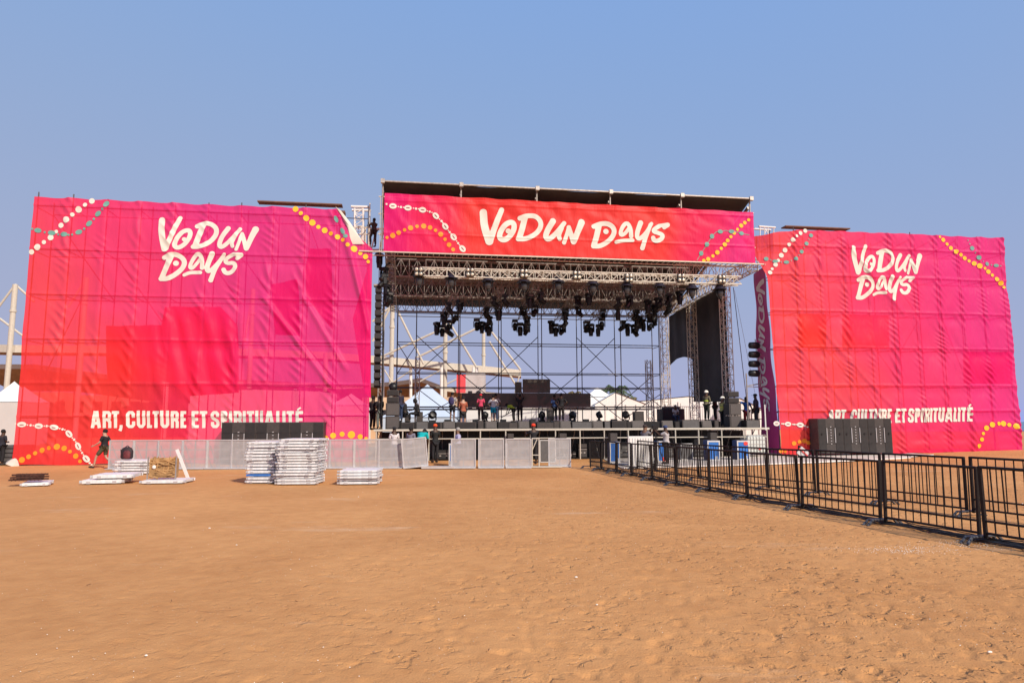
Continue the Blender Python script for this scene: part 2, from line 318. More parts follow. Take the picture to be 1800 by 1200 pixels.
# ---------------------------------------------------------------- decals on cloth
def marching(sdf,x0,x1,z0,z1,c):
    nx=int((x1-x0)/c)+2; nz=int((z1-z0)/c)+2
    xs=x0+np.arange(nx)*c; zs=z0+np.arange(nz)*c; X,Z=np.meshgrid(xs,zs,indexing='ij'); D=sdf(X,Z)
    vs=[];fs=[];vid={}
    def vert(key,p):
        if key not in vid: vid[key]=len(vs); vs.append(p)
        return vid[key]
    ins=D<0
    cnt=ins[:-1,:-1].astype(int)+ins[1:,:-1]+ins[1:,1:]+ins[:-1,1:]
    for i,j in zip(*np.nonzero(cnt)):
        cs=[(i,j),(i+1,j),(i+1,j+1),(i,j+1)]; poly=[]
        for k in range(4):
            a=cs[k];b=cs[(k+1)%4];da=D[a];db=D[b]
            if da<0: poly.append(vert(a,(xs[a[0]],zs[a[1]])))
            if (da<0)!=(db<0):
                t=da/(da-db); key=(min(a,b),max(a,b))
                poly.append(vert(key,(xs[a[0]]+(xs[b[0]]-xs[a[0]])*t,zs[a[1]]+(zs[b[1]]-zs[a[1]])*t)))
        if len(poly)>2: fs.append(tuple(poly))
    return vs,fs
def stroke_sdf(strokes,square=False):
    def f(X,Z):
        D=np.full(X.shape,9.)
        for pts,w0,w1 in strokes:
            n=len(pts)
            if n==1:
                D=np.minimum(D,np.hypot(X-pts[0][0],Z-pts[0][1])-w0/2); continue
            for k in range(n-1):
                ax,az=pts[k];bx,bz=pts[k+1]; dx,dz=bx-ax,bz-az; L2=dx*dx+dz*dz+1e-12;L=math.sqrt(L2)
                u=((X-ax)*dx+(Z-az)*dz)/L2
                if square:
                    e=0.02 if n>2 else 0
                    px=np.abs(((X-ax)*dz-(Z-az)*dx)/L)-w0/2; py=np.abs(u*L-L/2)-L/2-e
                    D=np.minimum(D,np.maximum(px,py))
                    if n>2 and k>0: D=np.minimum(D,np.hypot(X-ax,Z-az)-w0/2)
                else:
                    uc=np.clip(u,0,1); ww=w0+(w1-w0)*(k+uc)/(n-1)
                    D=np.minimum(D,np.hypot(X-ax-uc*dx,Z-az-uc*dz)-ww/2)
        return D
    return f
def smooth(pts,closed=False):
    if len(pts)<3: return pts
    for _ in range(2):
        q=[] if closed else [pts[0]]
        n=len(pts)
        for i in range(n if closed else n-1):
            a=pts[i];b=pts[(i+1)%n]
            q+=[(a[0]*.75+b[0]*.25,a[1]*.75+b[1]*.25),(a[0]*.25+b[0]*.75,a[1]*.25+b[1]*.75)]
        if not closed: q.append(pts[-1])
        pts=q
    return pts+[pts[0]] if closed else pts
LOGO=[([(200,215),(192,400),(240,620)],82,90),([(455,185),(370,350),(262,610)],58,72),
 ('c',[(560,350),(470,390),(392,500),(376,590),(430,612),(520,560),(590,460),(600,380)],62,62),([(512,487)],62,62),
 ([(690,300),(780,262),(880,262),(968,330),(960,430),(860,540),(740,592),(640,592)],66,66),([(775,290),(720,430),(672,570)],80,80),
 ([(1130,335),(1040,450),(1000,570),(1040,608),(1150,520),(1300,345)],70,52),([(1240,430),(1178,540),(1195,588)],52,52),
 ([(1328,405),(1290,520),(1248,635)],44,44),([(1330,415),(1388,620)],50,66),([(1515,350),(1460,450),(1390,622)],96,60),
 ([(235,745),(320,702),(420,702),(522,780),(505,880),(400,975),(280,1042),(182,1038)],68,68),([(322,740),(262,880),(195,1025)],80,74),([(397,823)],78,78),
 ([(768,890),(768,760),(722,682),(650,740),(590,860),(606,900),(650,880),(730,775)],62,44),([(512,988),(600,952),(745,957)],48,52),
 ([(910,692),(850,820),(832,930),(880,940),(965,850),(1080,700)],74,46),([(1070,715),(950,900),(888,1062)],46,66),
 ([(1215,700),(1110,752),(1085,800),(1130,826),(1215,815),(1242,880),(1170,962),(1090,962),(1068,915)],52,62),([(1320,708),(1215,704)],56,46),([(1320,712),(1262,760)],56,52)]
LOGOH=[([(140,160),(148,280),(190,398)],60,66),([(293,137),(250,240),(196,395)],40,52),
 ('c',[(370,236),(318,262),(276,330),(274,375),(315,392),(360,360),(397,300),(396,252)],44,44),([(347,313)],42,42),
 ([(445,208),(505,186),(575,190),(622,240),(612,300),(562,350),(490,380),(430,380)],40,40),([(487,200),(465,290),(440,368)],48,48),
 ([(718,234),(672,310),(655,365),(685,388),(750,330),(812,250)],50,36),([(790,290),(765,350),(775,378)],38,36),
 ([(850,285),(836,340),(812,410)],30,34),([(850,285),(890,405)],36,44),([(957,243),(925,320),(893,405)],56,40),
 ([(1060,276),(1115,252),(1175,252),(1228,292),(1224,352),(1170,410),(1105,442),(1055,440)],40,38),([(1102,268),(1085,350),(1060,430)],48,44),([(1160,318)],44,44),
 ([(1368,358),(1364,290),(1335,243),(1298,275),(1276,335),(1288,352),(1320,335),(1350,292)],36,28),([(1243,408),(1300,393),(1380,392)],28,32),
 ([(1448,247),(1420,320),(1416,372),(1445,380),(1495,330),(1540,252)],42,28),([(1530,262),(1485,380),(1463,456)],30,38),
 ([(1605,272),(1560,300),(1555,320),(1590,330),(1635,345),(1625,380),(1585,400),(1558,392),(1552,372)],34,36),([(1675,262),(1605,270)],34,30),([(1672,266),(1645,286)],34,30)]
def glyph(ch,x0,x1,y0,y1,lw):
    w=x1-x0; h=y1-y0; a=lw/2; X=lambda u:x0+a+(w-2*a)*u; Y=lambda v:y0+a+(h-2*a)*v; YT=lambda v:y0+h*v
    L=lambda *p:[(X(u),YT(v)) for u,v in p]
    S=lambda *p:[(X(u),Y(v)) for u,v in p]
    if ch in 'Iï': return [[(x0+w/2,y0),(x0+w/2,y1)]]
    if ch=='A': return [[(x0+w/2-1.2,y0),(x0+a,y1)],[(x0+w/2+1.2,y0),(x1-a,y1)],[(x0+w*.25,y0+h*.72),(x0+w*.75,y0+h*.72)]]
    if ch=='T': return [[(x0,y0+a),(x1,y0+a)],[(x0+w/2,y0),(x0+w/2,y1)]]
    if ch=='L': return [L((0,0),(0,1)),[(x0,y1-a),(x1,y1-a)]]
    if ch=='E': return [L((0,0),(0,1)),[(x0,y0+a),(x1,y0+a)],[(x0,y1-a),(x1,y1-a)],[(x0,y0+h/2),(x1-1,y0+h/2)]]
    if ch=='R': return [L((0,0),(0,1)),S((0,0),(.8,0),(1,.1),(1,.38),(.8,.5),(0,.5)),[(x0+w*.55,y0+h*.5),(x1-a,y0+h*.62)],[(x1-a,y0+h*.6),(x1-a,y1)]]
    if ch=='P': return [L((0,0),(0,1)),S((0,0),(.8,0),(1,.1),(1,.42),(.8,.54),(0,.54))]
    if ch=='U': return [[(X(0),y0),(X(0),Y(.85)),(X(.3),Y(1)),(X(.7),Y(1)),(X(1),Y(.85)),(X(1),y0)]]
    if ch=='C': return [S((1,.34),(1,.12),(.75,0),(.25,0),(0,.12),(0,.88),(.25,1),(.75,1),(1,.88),(1,.66))]
    if ch=='S': return [S((1,.3),(1,.12),(.75,0),(.25,0),(0,.12),(0,.32),(.15,.42),(.85,.58),(1,.7),(1,.88),(.75,1),(.25,1),(0,.88),(0,.7))]
    if ch==',': return [[(x0+w/2,y1-lw),(x0+w/2,y1)],[(x0+w/2,y1),(x0+w/2-2,y1+5)]]
    return []
TEXT=[('A',160,177),('R',180,195),('T',196,209),(',',210,215),('C',222,237),('U',240,255),('L',258,267),('T',268,280),('U',282,297),('R',300,314),('E',317,327),('E',337,349),('T',351,364),('S',370,385),('P',388,400),('I',403,408),('R',411,425),('I',427,432),('T',434,447),('U',449,463),('A',465,483),('L',486,495),('I',497,502),('T',504,517),('E',520,533)]
def art_strokes(fm):
    out=[]
    for ch,a,b in TEXT:
        for st in glyph(ch,a,b,722,752,5.4): out.append(([fm(*p) for p in st],5.4))
    out.append(([fm(523,720.5),fm(529,716)],3.2))
    return out
class Sheet:
    """a cloth hanging in the stage frame; local x runs along the stage, y into depth, z up"""
    def __init__(s,name,label,s0,t0,disp,mat,partname='fabric'):
        s.s0=s0; s.t0=t0; s.disp=disp; s.root=sthing(name,label,'banner',s0,t0,0); s.mat=mat; s.pn=partname
    def grid(s,x0,x1,zb,zt,step,parentname=None,mat=None,back=0):
        nx=int((x1-x0)/step)+1; xs=np.linspace(x0,x1,nx); top=np.array([zt(x) for x in xs]); bot=np.array([zb(x) for x in xs])
        nz=int((top.max()-bot.min())/step)+1; v=np.linspace(0,1,nz)
        X=np.repeat(xs[:,None],nz,1); Z=bot[:,None]+(top-bot)[:,None]*v[None,:]
        Y=s.disp(X,Z)+back
        vs=np.stack([X,Y,Z],-1).reshape(-1,3); idx=np.arange(nx*nz).reshape(nx,nz)
        f=np.stack([idx[:-1,:-1],idx[1:,:-1],idx[1:,1:],idx[:-1,1:]],-1).reshape(-1,4)
        b=MB(); b.v=vs.tolist(); b.f=f.tolist(); b.m=[0]*len(f)
        return b.build(parentname or s.pn,mat or s.mat,s.root,True)
    def put(s,name,vs,fs,mat,off=.02,parent=None):
        a=np.array(vs); Y=s.disp(a[:,0],a[:,1])-off
        b=MB(); b.add(list(zip(a[:,0],Y,a[:,1])),fs); return b.build(name,mat,parent or s.root,True)
    def px(s,x,y): q=ST(x,y,s.t0); return (q[0]-s.s0,q[1])
    def strokes(s,name,sts,mat,cell=.03,square=False,off=.02):
        loc=[]
        for pts,w0,w1 in sts:
            P0=pts[0]; k=s.px(*P0); k2=s.px(P0[0]+1,P0[1]); k3=s.px(P0[0],P0[1]+1); u=(abs(k2[0]-k[0])+abs(k3[1]-k[1]))/2
            loc.append(([s.px(*p) for p in pts],w0*u,w1*u))
        A=[p for l in loc for p in l[0]]; x0=min(p[0] for p in A)-.5;x1=max(p[0] for p in A)+.5;z0=min(p[1] for p in A)-.5;z1=max(p[1] for p in A)+.5
        vs,fs=marching(stroke_sdf(loc,square),x0,x1,z0,z1,cell); return s.put(name,vs,fs,mat,off)
    def discs(s,name,items,mat,clip=None,off=.022):
        """items: px,py,rx,ry,angle in pixels of the photograph's size on the cloth"""
        vs=[];fs=[]
        for it in items:
            x,y,rx,ry,an=it; c=s.px(x,y); u=s.px(x+1,y)[0]-c[0]; v=c[1]-s.px(x,y+1)[1]
            if clip and not clip(c[0],c[1]): continue
            n=14; b=len(vs); vs.append(c)
            for k in range(n):
                a=2*math.pi*k/n; dx=rx*math.cos(a);dy=ry*math.sin(a); X=dx*math.cos(an)-dy*math.sin(an);Yy=dx*math.sin(an)+dy*math.cos(an)
                vs.append((c[0]+X*u,c[1]-Yy*v))
            fs+=[(b,b+1+(k+1)%n,b+1+k) for k in range(n)]
        return s.put(name,vs,fs,mat,off)
def crop(ox,oy,sc): return lambda l:[(ox+q[0]/sc,oy+q[1]/sc,q[2]/sc,(q[3] if len(q)>3 else q[2])/sc,math.radians(q[4]) if len(q)>4 else 0) for q in l]
def logo_px(L,f,sc):
    out=[]
    for st in L:
        if st[0]=='c': out.append((smooth([f(*p) for p in st[1]],True),st[2]*sc,st[3]*sc))
        else: out.append((smooth([f(*p) for p in st[0]]),st[1]*sc,st[2]*sc))
    return out
def folds(stds,levels,amp=.05,pitch=.55,seed=0):
    Nn=Noise2(20+seed);Nm=Noise2(30+seed)
    def d(X,Z):
        X=np.asarray(X,float);Z=np.asarray(Z,float)
        Y=Nn(X*.55,Z*.5)*.07
        for i,sx in enumerate(stds):
            ds=X-sx-.05*Nm(Z*.7,i*3.1)
            env=np.exp(-(ds/.20)**2)
            ph=(Z+ds*1.1)/pitch+Nn(i*2.3+Z*.6,Z*.3)*1.3
            Y=Y-env*.045-np.exp(-((ds+.16)/.30)**2)*amp*(.55+.6*Nm(i*5+Z*.9,i))*(1-2*np.abs((ph%1)-.5)*1.0)**1.5*1.0
            Y=Y+np.exp(-((ds-.1)/.07)**2)*.02
        for i,z in enumerate(levels):
            Y=Y-np.exp(-((Z-z-.02*Nm(X,i))/.07)**2)*.030+np.exp(-((Z-z+.35)/.3)**2)*.025*(1+Nm(X*.6,i*7))
        Y=Y+Nn(X*3.2+Z*1.4,Z*1.1-X*.6)*.012+Nm(X*1.6,Z*1.3)*.02
        return Y
    return d
LEV=[2.2,3.7,5.75,7.85,10.0,12.1]
SL=[.05+1.535*i for i in range(11)]
# left banner
dl=folds(SL[1:-1],LEV,.085,.55,1)
def dispL(X,Z):
    X=np.asarray(X,float);Z=np.asarray(Z,float); Y=dl(X,Z)
    # loose swag hanging in the middle, with gathered folds
    m=np.clip((X-5.3)/.8,0,1)*np.clip((10.6-X)/1.2,0,1)*np.clip((Z-3.0)/.6,0,1)*np.clip((7.4-Z)/.8,0,1)
    Y=Y-m*(.03+.05*np.sin((X*1.0+ (7.4-Z)*(-.22))*7.5+N1(X,Z*.5)*2))
    # pulled diagonals below the torn corner
    for (xa,za,xb,zb) in ((12.2,8.3,14.6,4.3),(10.3,8.2,14.0,3.4),(13.9,12.4,15.2,7.8),(14.3,11.9,15.6,6.0)):
        L=math.hypot(xb-xa,zb-za); ux,uz=(xb-xa)/L,(zb-za)/L; al=(X-xa)*ux+(Z-za)*uz; pe=(X-xa)*uz-(Z-za)*ux
        Y=Y-np.exp(-(pe/.13)**2)*.10*np.clip(al/.4,0,1)*np.clip((L-al)/.4,0,1)
    return Y
def ztL(x):
    base=12.47+.02*math.sin(x*4.1)-.05*abs(math.sin(x*math.pi/1.535))*.6
    if x>13.9: base-= (x-13.9)/1.72*1.95+.12*math.sin((x-13.9)*1.8)
    return base
BL=Sheet('wing_banner','large red to pink banner covering the left scaffold wing, top right corner folded down',0,0,dispL,M['bannerL'])
BL.grid(0,15.66,lambda x:.02+.03*math.sin(x*2),ztL,.045)
BL.strokes('logo_lettering',logo_px(LOGO,lambda x,y:(260+x/8,360+y/8),1/8),M['ink'])
BL.strokes('slogan_lettering',[(p,w_,w_) for p,w_ in art_strokes(lambda x,y:(x,y))],M['ink'],.022,True)
clipL=lambda x,z: x>-.1 and z<ztL(max(0,min(15.6,x)))-.05
c1=crop(0,320,4.286)
BL.discs('white_bead_string',c1([(245,530,20),(290,494,24),(339,457,16),(388,421,22),(429,376,14),(466,330,20),(507,289,24),(552,250,16),(598,211,24),(646,175,16),(696,146,21),(748,128,20)]),M['ink'],clipL)
BL.discs('teal_bead_string',c1([(293,368,28,18,10),(396,386,28,18,5),(492,398,26,18,0),(600,380,26,18,-20),(676,315,26,18,-45),(741,240,26,18,-45),(805,168,26,18,-45),(345,382,8),(445,397,8),(470,399,7),(525,402,8),(552,400,8),(640,355,9),(710,280,9),(775,205,9),(843,135,9),(252,357,8)]),M['teal'],clipL,.028)
c2=crop(330,320,4.286)
BL.discs('yellow_bead_string',c2([(780,182,16),(814,207,22),(855,240,16),(895,276,22),(940,308,24),(985,340,16),(1033,367,22),(1080,392,16),(1130,417,20),(1170,440,15),(1207,478,16),(1255,507,24),(1300,537,16),(1340,563,20),(1360,600,13)]),M['yel'],clipL)
BL.discs('teal_bead_string',c2([(1085,205,14,20,-20),(1120,285,14,26,-25),(1168,375,15,26,-30),(1190,412,18,14,0)]),M['teal'],clipL)
c3=crop(0,730,8)
cow=[(310,125,65,38,0),(545,147,60,38,5),(765,165,65,36,12),(975,257,62,38,45),(1107,430,60,38,58),(1228,605,60,40,45)]
sm=[(222,115,11),(390,132,10),(432,137,17),(468,140,9),(622,147,9),(657,147,17),(688,147,9),(843,182,11),(882,193,17),(915,200,10),(1025,315,11),(1050,338,17),(1072,368,10),(1147,490,11),(1167,522,17),(1187,550,10),(1275,665,13),(1300,690,14),(1330,695,10)]
BL.discs('cowrie_string',c3(cow+sm),M['ink']); BL.discs('cowrie_slits',c3([(q[0],q[1]+(6 if q[4]<20 else 0),34,6,q[4]) for q in cow]),M['slit'],None,.032)
BL.discs('orange_bead_string',c3([(226,662,28),(322,622,42),(415,577,34),(505,528,30),(603,487,38),(702,453,31),(812,437,43),(912,459,38),(995,505,27),(1078,567,38),(1138,640,26)]),M['ora'])
c4=crop(400,730,6.43)
BL.discs('yellow_bead_string',c4([(1105,262,38),(1194,226,33),(1295,210,29),(1400,216,42),(1500,238,29),(1566,260,20)]),M['yel'])
# folded flap of the torn corner: cloth's white underside
def flap():
    pts=[(590,364),(600,372),(616,392),(634,420),(641,430),(618,430),(612,402),(602,382)]
    q=[BL.px(*p) for p in pts]; n=len(q)
    b=MB(); b.add([(x,-.12-.05*math.sin(i*2.3),z) for i,(x,z) in enumerate(q)]+[(sum(x for x,z in q)/n,-.22,sum(z for x,z in q)/n)],[((i+1)%n,i,n) for i in range(n)])
    b.build('folded_corner',M['ink'],BL.root,True)
flap()
# backing cloths seen through the mesh
def backing(name,label,poly,t,m,fold=.05,step=.1):
    q=[ST(x,y,t) for x,y in poly]; s0=min(a for a,_ in q); sh=Sheet(name,label,s0,t,lambda X,Z: fold*np.sin(X*6+N1(X*.5,Z*.4)*3)+N2(X,Z)*fold*.6,m)
    q=[(a-s0,b) for a,b in q]
    xs=np.arange(0,max(a for a,_ in q)+1e-3,step)
    def span(x):
        zz=[]
        for (a,b),(c,d) in zip(q,q[1:]+q[:1]):
            if (a-x)*(c-x)<=0 and abs(a-c)>1e-6: zz.append(b+(d-b)*(x-a)/(c-a))
        return (min(zz),max(zz)) if len(zz)>1 else (q[0][1],q[0][1]+.01)
    X1=max(a for a,_ in q)-.002
    sh.grid(.002,X1,lambda x:span(x)[0],lambda x:span(x)[1],step); return sh
backing('backing_cloth','red cloth with gathered folds hung behind the middle of the left banner',[(188,573),(284,571),(286,539),(388,539),(420,575),(420,690),(330,696),(300,672),(188,668)],.5,M['redcloth'],.09)
backing('backing_cloth','magenta cloth hung high behind the right part of the left banner',[(537,470),(545,437),(583,437),(585,580),(536,520)],.5,M['magcloth'])
backing('backing_cloth','magenta cloth with a slanted lower edge behind the left banner, below its lettering',[(477,500),(525,490),(527,590),(483,588)],.55,M['magcloth'])
backing('backing_cloth','magenta cloth strip along the right edge of the left banner',[(620,560),(652,450),(652,700),(640,690)],.6,M['magcloth'])
for i,(pl_,lb) in enumerate([([(1478,552),(1562,554),(1563,612),(1480,610)],'red cloth patch behind the right banner just below its logo'),([(1400,551),(1452,552),(1455,612),(1403,611)],'red cloth patch behind the left part of the right banner'),([(1690,617),(1778,619),(1782,675),(1693,674)],'magenta cloth patch behind the right edge of the right banner')]):
    backing('backing_cloth',lb,pl_,.45,M['redcloth' if i<2 else 'magcloth'],.03,.12)
# ---------------------------------------------------------------- scaffold
def scaffold(name,label,s0,t0,stds,rows,levels,top,m,r=.03,brace=((0,0,1),),parts=True,bz0=0):
    root=sthing(name,label,'scaffold',s0,t0,0)
    for x in stds:
        for y in rows: MB().tube((x,y,0),(x,y,top+random.uniform(.05,.4)),r).build('upright',m,root)
    for z in levels:
        for y in rows: MB().tube((stds[0],y-.035,z),(stds[-1],y-.035,z),r*.9).build('ledger',m,root)
    b=MB()
    for z in levels:
        for x in stds: b.tube((x,rows[0],z-.06),(x,rows[-1],z-.06),r*.8)
    b.build('transoms',m,root)
    for (i,z0,z1,j,y) in brace:
        MB().tube((stds[i],y,z0),(stds[j],y,z1),r*.8).build('brace',m,root)
    return root
ls=scaffold('wing_scaffold','steel tube scaffold behind the left banner',0,.18,[x for x in SL],(0.05,1.5),LEV,12.4,M['dsteel'],.028,
 [(0,12.1,7.85,2,1.5),(2,10,5.75,4,1.5),(4,12.1,7.85,6,.0),(6,10,5.75,8,1.5),(8,5.75,2.2,10,1.5),(1,7.85,3.7,0,1.5),(3,5.75,2.2,2,1.5),(5,12.1,10,4,1.5),(8,12.1,7.85,9,1.5)])
SR=[.2+1.44*i for i in range(11)]
rs=scaffold('wing_scaffold','steel tube scaffold behind the right banner',37.0,.22,SR,(0.05,1.5),[2.4,3.8,5.87,7.87,9.86,11.5],12.25,M['dsteel'],.026,
 [(i,11.5,12.2,i+1,0) for i in range(2,9)]+[(1,9.86,7.87,3,1.5),(3,7.87,5.87,2,1.5),(4,7.87,3.8,6,1.5),(6,9.86,7.87,7,1.5),(7,7.87,5.87,6,1.5),(8,7.87,3.8,9,1.5),(2,5.87,2.4,4,.0),(3,5.87,2.4,5,1.5)])
# right banner
RS0=36.0
dr=folds([x+1.0 for x in SR][1:],[2.4,3.8,5.87,7.87,9.86,11.5],.10,.42,2)
def dispR(X,Z):
    X=np.asarray(X,float);Z=np.asarray(Z,float)
    Y=dr(X,Z)+Noise2(44)(X*1.3,Z*3.5)*.04*np.clip((1.8-Z)/1.2,0,1)
    for (xa,za,xb,zb) in ((3.6,7.0,8.2,2.2),(2.4,5.8,5.6,2.0),(5.4,12.0,9.0,7.6)):
        L=math.hypot(xb-xa,zb-za); ux,uz=(xb-xa)/L,(zb-za)/L; al=(X-xa)*ux+(Z-za)*uz; pe=(X-xa)*uz-(Z-za)*ux
        Y=Y-np.exp(-(pe/.12)**2)*.06*np.clip(al/.4,0,1)*np.clip((L-al)/.4,0,1)
    # left end bends back round the scaffold
    return Y+np.clip(1.25-X,0,2)*.55*np.clip((Z-9.5)/2,0,1)
BR=Sheet('wing_banner','large red to pink printed mesh banner covering the right scaffold wing, creased in a grid',RS0,0,dispR,M['bannerR'])
def ztR(x): return 12.4+.02*math.sin(x*5)-(max(0,3.0-x)/3.0)*.42
def zbR(x): return .06+max(0,x-1)/14*.12+.02*math.sin(x*3)
def gridR():
    step=.048; x1=51.6-RS0; nz=int(12.4/step); v=np.linspace(0,1,nz); nx=int(x1/step)
    Zn=v*12.4
    left=np.where(Zn>9.9,.80-(Zn-9.9)/2.1*.78,.80+(9.9-Zn)/9.9*.35)   # slanted left edge
    u=np.linspace(0,1,nx)[:,None]; X=left[None,:]+(x1-left[None,:])*u
    top=np.vectorize(ztR)(X); bot=np.vectorize(zbR)(X); Z=bot+(top-bot)*v[None,:]
    X=X+(1-v[None,:])*0
    Y=dispR(X,Z); vs=np.stack([X,Y,Z],-1).reshape(-1,3); idx=np.arange(nx*nz).reshape(nx,nz)
    f=np.stack([idx[:-1,:-1],idx[1:,:-1],idx[1:,1:],idx[:-1,1:]],-1).reshape(-1,4)
    b=MB(); b.v=vs.tolist(); b.f=f.tolist(); b.m=[0]*len(f); b.build('fabric',M['bannerR'],BR.root,True)
gridR()
rl=lambda x,y:(1498.5+.706*(260+x/8-285)+.099*(360+y/8-386), 435+.85*(360+y/8-386))
BR.strokes('logo_lettering',logo_px(LOGO,rl,.76/8),M['ink'])
BR.strokes('slogan_lettering',[(p,w_*.80,w_*.80) for p,w_ in art_strokes(lambda x,y:(1453+(x-160)*.681,719.5+(y-721)*.83-.0134*(x-160)))],M['ink'],.022,True,.03)
c5=crop(1290,380,5.456)
BR.discs('white_bead_string',c5([(685,140,20),(636,163,20),(597,192,15),(560,228,22),(523,275,18),(488,327,23),(453,376,23),(424,425,16),(397,466,21),(366,505,14),(345,540,20)]),M['ink'],None,.032)
BR.discs('teal_bead_string',c5([(742,183,20,19),(697,262,20,19),(650,340,20,19),(588,410,20,19),(500,442,26,16),(395,432,26,16),(318,405,20,20)]+[(742-45*k/2.-0,183+79*k/2.,6) for k in (1,)]+[(720,222,6),(673,301,6),(619,375,6),(620,375,6),(545,428,6),(450,440,6),(355,418,6)]),M['teal'],None,.040)
c6=crop(1540,380,5.454)
BR.discs('yellow_bead_string',c6([(606,200,12),(641,227,21),(682,267,16),(721,304,20),(767,339,22),(816,369,18),(855,400,20),(898,427,15),(943,452,22),(993,476,25),(1043,499,14),(1078,531,22),(1118,564,16),(1163,602,21),(1202,641,23),(1230,680,14)]),M['yel'],None,.032)
BR.discs('teal_bead_string',c6([(922,307,19,22),(985,397,22,22),(1067,456,18,20),(1153,472,24,16)]+[(885,230,6),(900,265,6),(950,350,6),(1025,430,6),(1110,466,6),(1195,476,6)]),M['teal'],None,.032)
c7=crop(1290,580,5.456); cw=[(405,895,28,24,0),(512,900,32,22,0),(630,908,34,24,8)]
BR.discs('cowrie_string',c7(cw+[(455,897,7),(470,898,8),(560,902,7),(575,903,8),(590,904,6),(672,918,8),(690,928,7)]),M['ink'],None,.032)
BR.discs('cowrie_slits',c7([(q[0],q[1],17,4,q[4]) for q in cw]),M['slit'],None,.042)
BR.discs('orange_bead_string',c7([(578,1085,22),(628,1070,18),(668,1062,22),(705,1078,20),(450,1160,20),(490,1165,14)]),M['ora'],None,.032)
c8=crop(1540,580,5.454)
BR.discs('yellow_bead_string',c8([(1335,920,28),(1273,907,19),(1218,895,26),(1172,895,19),(1105,905,26),(1050,937,25),(1017,990,16),(1005,1046,20),(982,1110,21)]),M['yel'],None,.032)
# purple return banner at the inner side of the right wing
def purple():
    s0=37.15; root=sthing('return_banner','narrow purple side banner with VODUN DAYS running down it, beside the right banner','banner',s0,.2)
    ny,nz=20,150; vs=[];fs=[]
    DEP=1.9
    def pt(u,z):
        y=DEP*u; x=-.40*max(0,z-1.0)/9*(1-u)+.04*math.sin(z*2.1+u*3)+.03*math.sin(z*.9)
        return (x,y,z)
    for i in range(ny+1):
        for j in range(nz+1):
            vs.append(pt(i/ny,.15+j/nz*10.15))
    for i in range(ny):
        for j in range(nz):
            a=i*(nz+1)+j; fs.append((a,a+1,a+nz+2,a+nz+1))
    MB().add(vs,fs).build('fabric',M['purple'],root,True)
    # lettering: the header logo turned a quarter clockwise
    L=[]
    sc=7.3/1580.
    for pts,w0,w1 in logo_px(LOGOH,lambda x,y:(x,y),1): L.append(([((y-290)*sc*1.05+.0,-(x-100)*sc) for x,y in pts],w0*sc,w1*sc))
    # u axis: letter top towards +? reader tilts head; z down is reading direction
    vs2,f2=marching(stroke_sdf(L),-1.2,1.2,-7.6,.3,.035)
    out=[]
    for a,b in vs2:
        u=min(1,max(0,(.95+a*.92)/DEP)); z=9.75+b; p=pt(u,z); out.append((p[0]-.03,p[1],p[2]))
    MB().add(out,f2).build('lettering',M['inkshade'],root,True)
purple()
# header banner
HS0=16.2
dh=folds([1.2+2.2*i for i in range(9)],[],.03,.8,3)
def dispH(X,Z):
    X=np.asarray(X,float);Z=np.asarray(Z,float)
    a=(Z-10.4)/3
    return dh(X,Z)*.6+.05*np.sin((X*1.6+(13.4-Z)*-2.2)*2.2+N1(X*.7,Z)*2.5)*np.clip(a-.25,0,1)*np.clip(.6+N2(X*.35,1.5),0,1)-np.exp(-((Z-13.05)/.05)**2)*.03-np.exp(-((Z-11.35)/.04)**2)*.03+.02*N3(X*2.5+Z*1.5,Z*2)
BH=Sheet('header_banner','long red and pink printed banner with VODUN DAYS hanging across the top of the stage',HS0,0,dispH,M['bannerH'])
BH.grid(0,19.95,lambda x:10.42+.01*x/20,lambda x:13.42-.0075*x+.015*math.sin(x*2.9),.05)
BH.strokes('logo_lettering',logo_px(LOGOH,lambda x,y:(820+x/4.737,340+y/4.737),1/4.737),M['ink'])
c9=crop(650,300,5.143)
cw=[(210,323,34,25,0),(345,340,34,25,0),(477,357,34,25,5),(597,412,34,25,45),(682,507,34,25,50),(757,603,34,26,50),(838,707,34,26,48)]
BH.discs('cowrie_string',c9(cw+[(152,305,9),(258,328,6),(282,332,11),(306,335,6),(395,342,6),(418,346,11),(440,348,6),(520,368,6),(542,375,10),(562,382,6),(630,443,6),(648,460,11),(660,475,6),(710,545,6),(722,560,10),(735,575,6),(785,640,6),(798,658,10),(810,675,6)]),M['ink'])
BH.discs('cowrie_slits',c9([(q[0],q[1],18,4,q[4]) for q in cw]),M['slit'],None,.032)
BH.discs('orange_bead_string',c9([(156,605,14),(208,588,24),(261,563,21),(315,539,16),(369,520,24),(427,505,17),(487,502,24),(545,515,21),(594,541,16),(641,577,23),(680,622,16),(716,672,21),(753,715,18)]),M['ora'])
c10=crop(1000,320,5.143)
BH.discs('yellow_bead_string',c10([(1624,343,14),(1590,368,17),(1556,395,19),(1520,430,14),(1488,463,17),(1460,497,14),(1432,530,17),(1407,565,20),(1376,600,15),(1340,637,20),(1302,668,15),(1258,697,19),(1220,710,16)]),M['yel'])
tl=[(1155,708),(1195,645),(1245,565),(1290,492),(1325,455),(1365,450),(1415,440),(1465,450),(1515,455),(1558,465),(1600,472),(1632,476)]
BH.discs('teal_bead_string',c10([(1195,645,20,22),(1245,565,20,22),(1290,492,20,22),(1365,450,24,18),(1465,450,24,18),(1558,465,22,18)]),M['teal'],None,.030)
BH.strokes('teal_thread',[([(1000+x/5.143,320+y/5.143) for x,y in tl],.9,.9)],M['teal'],.02,False,.022)
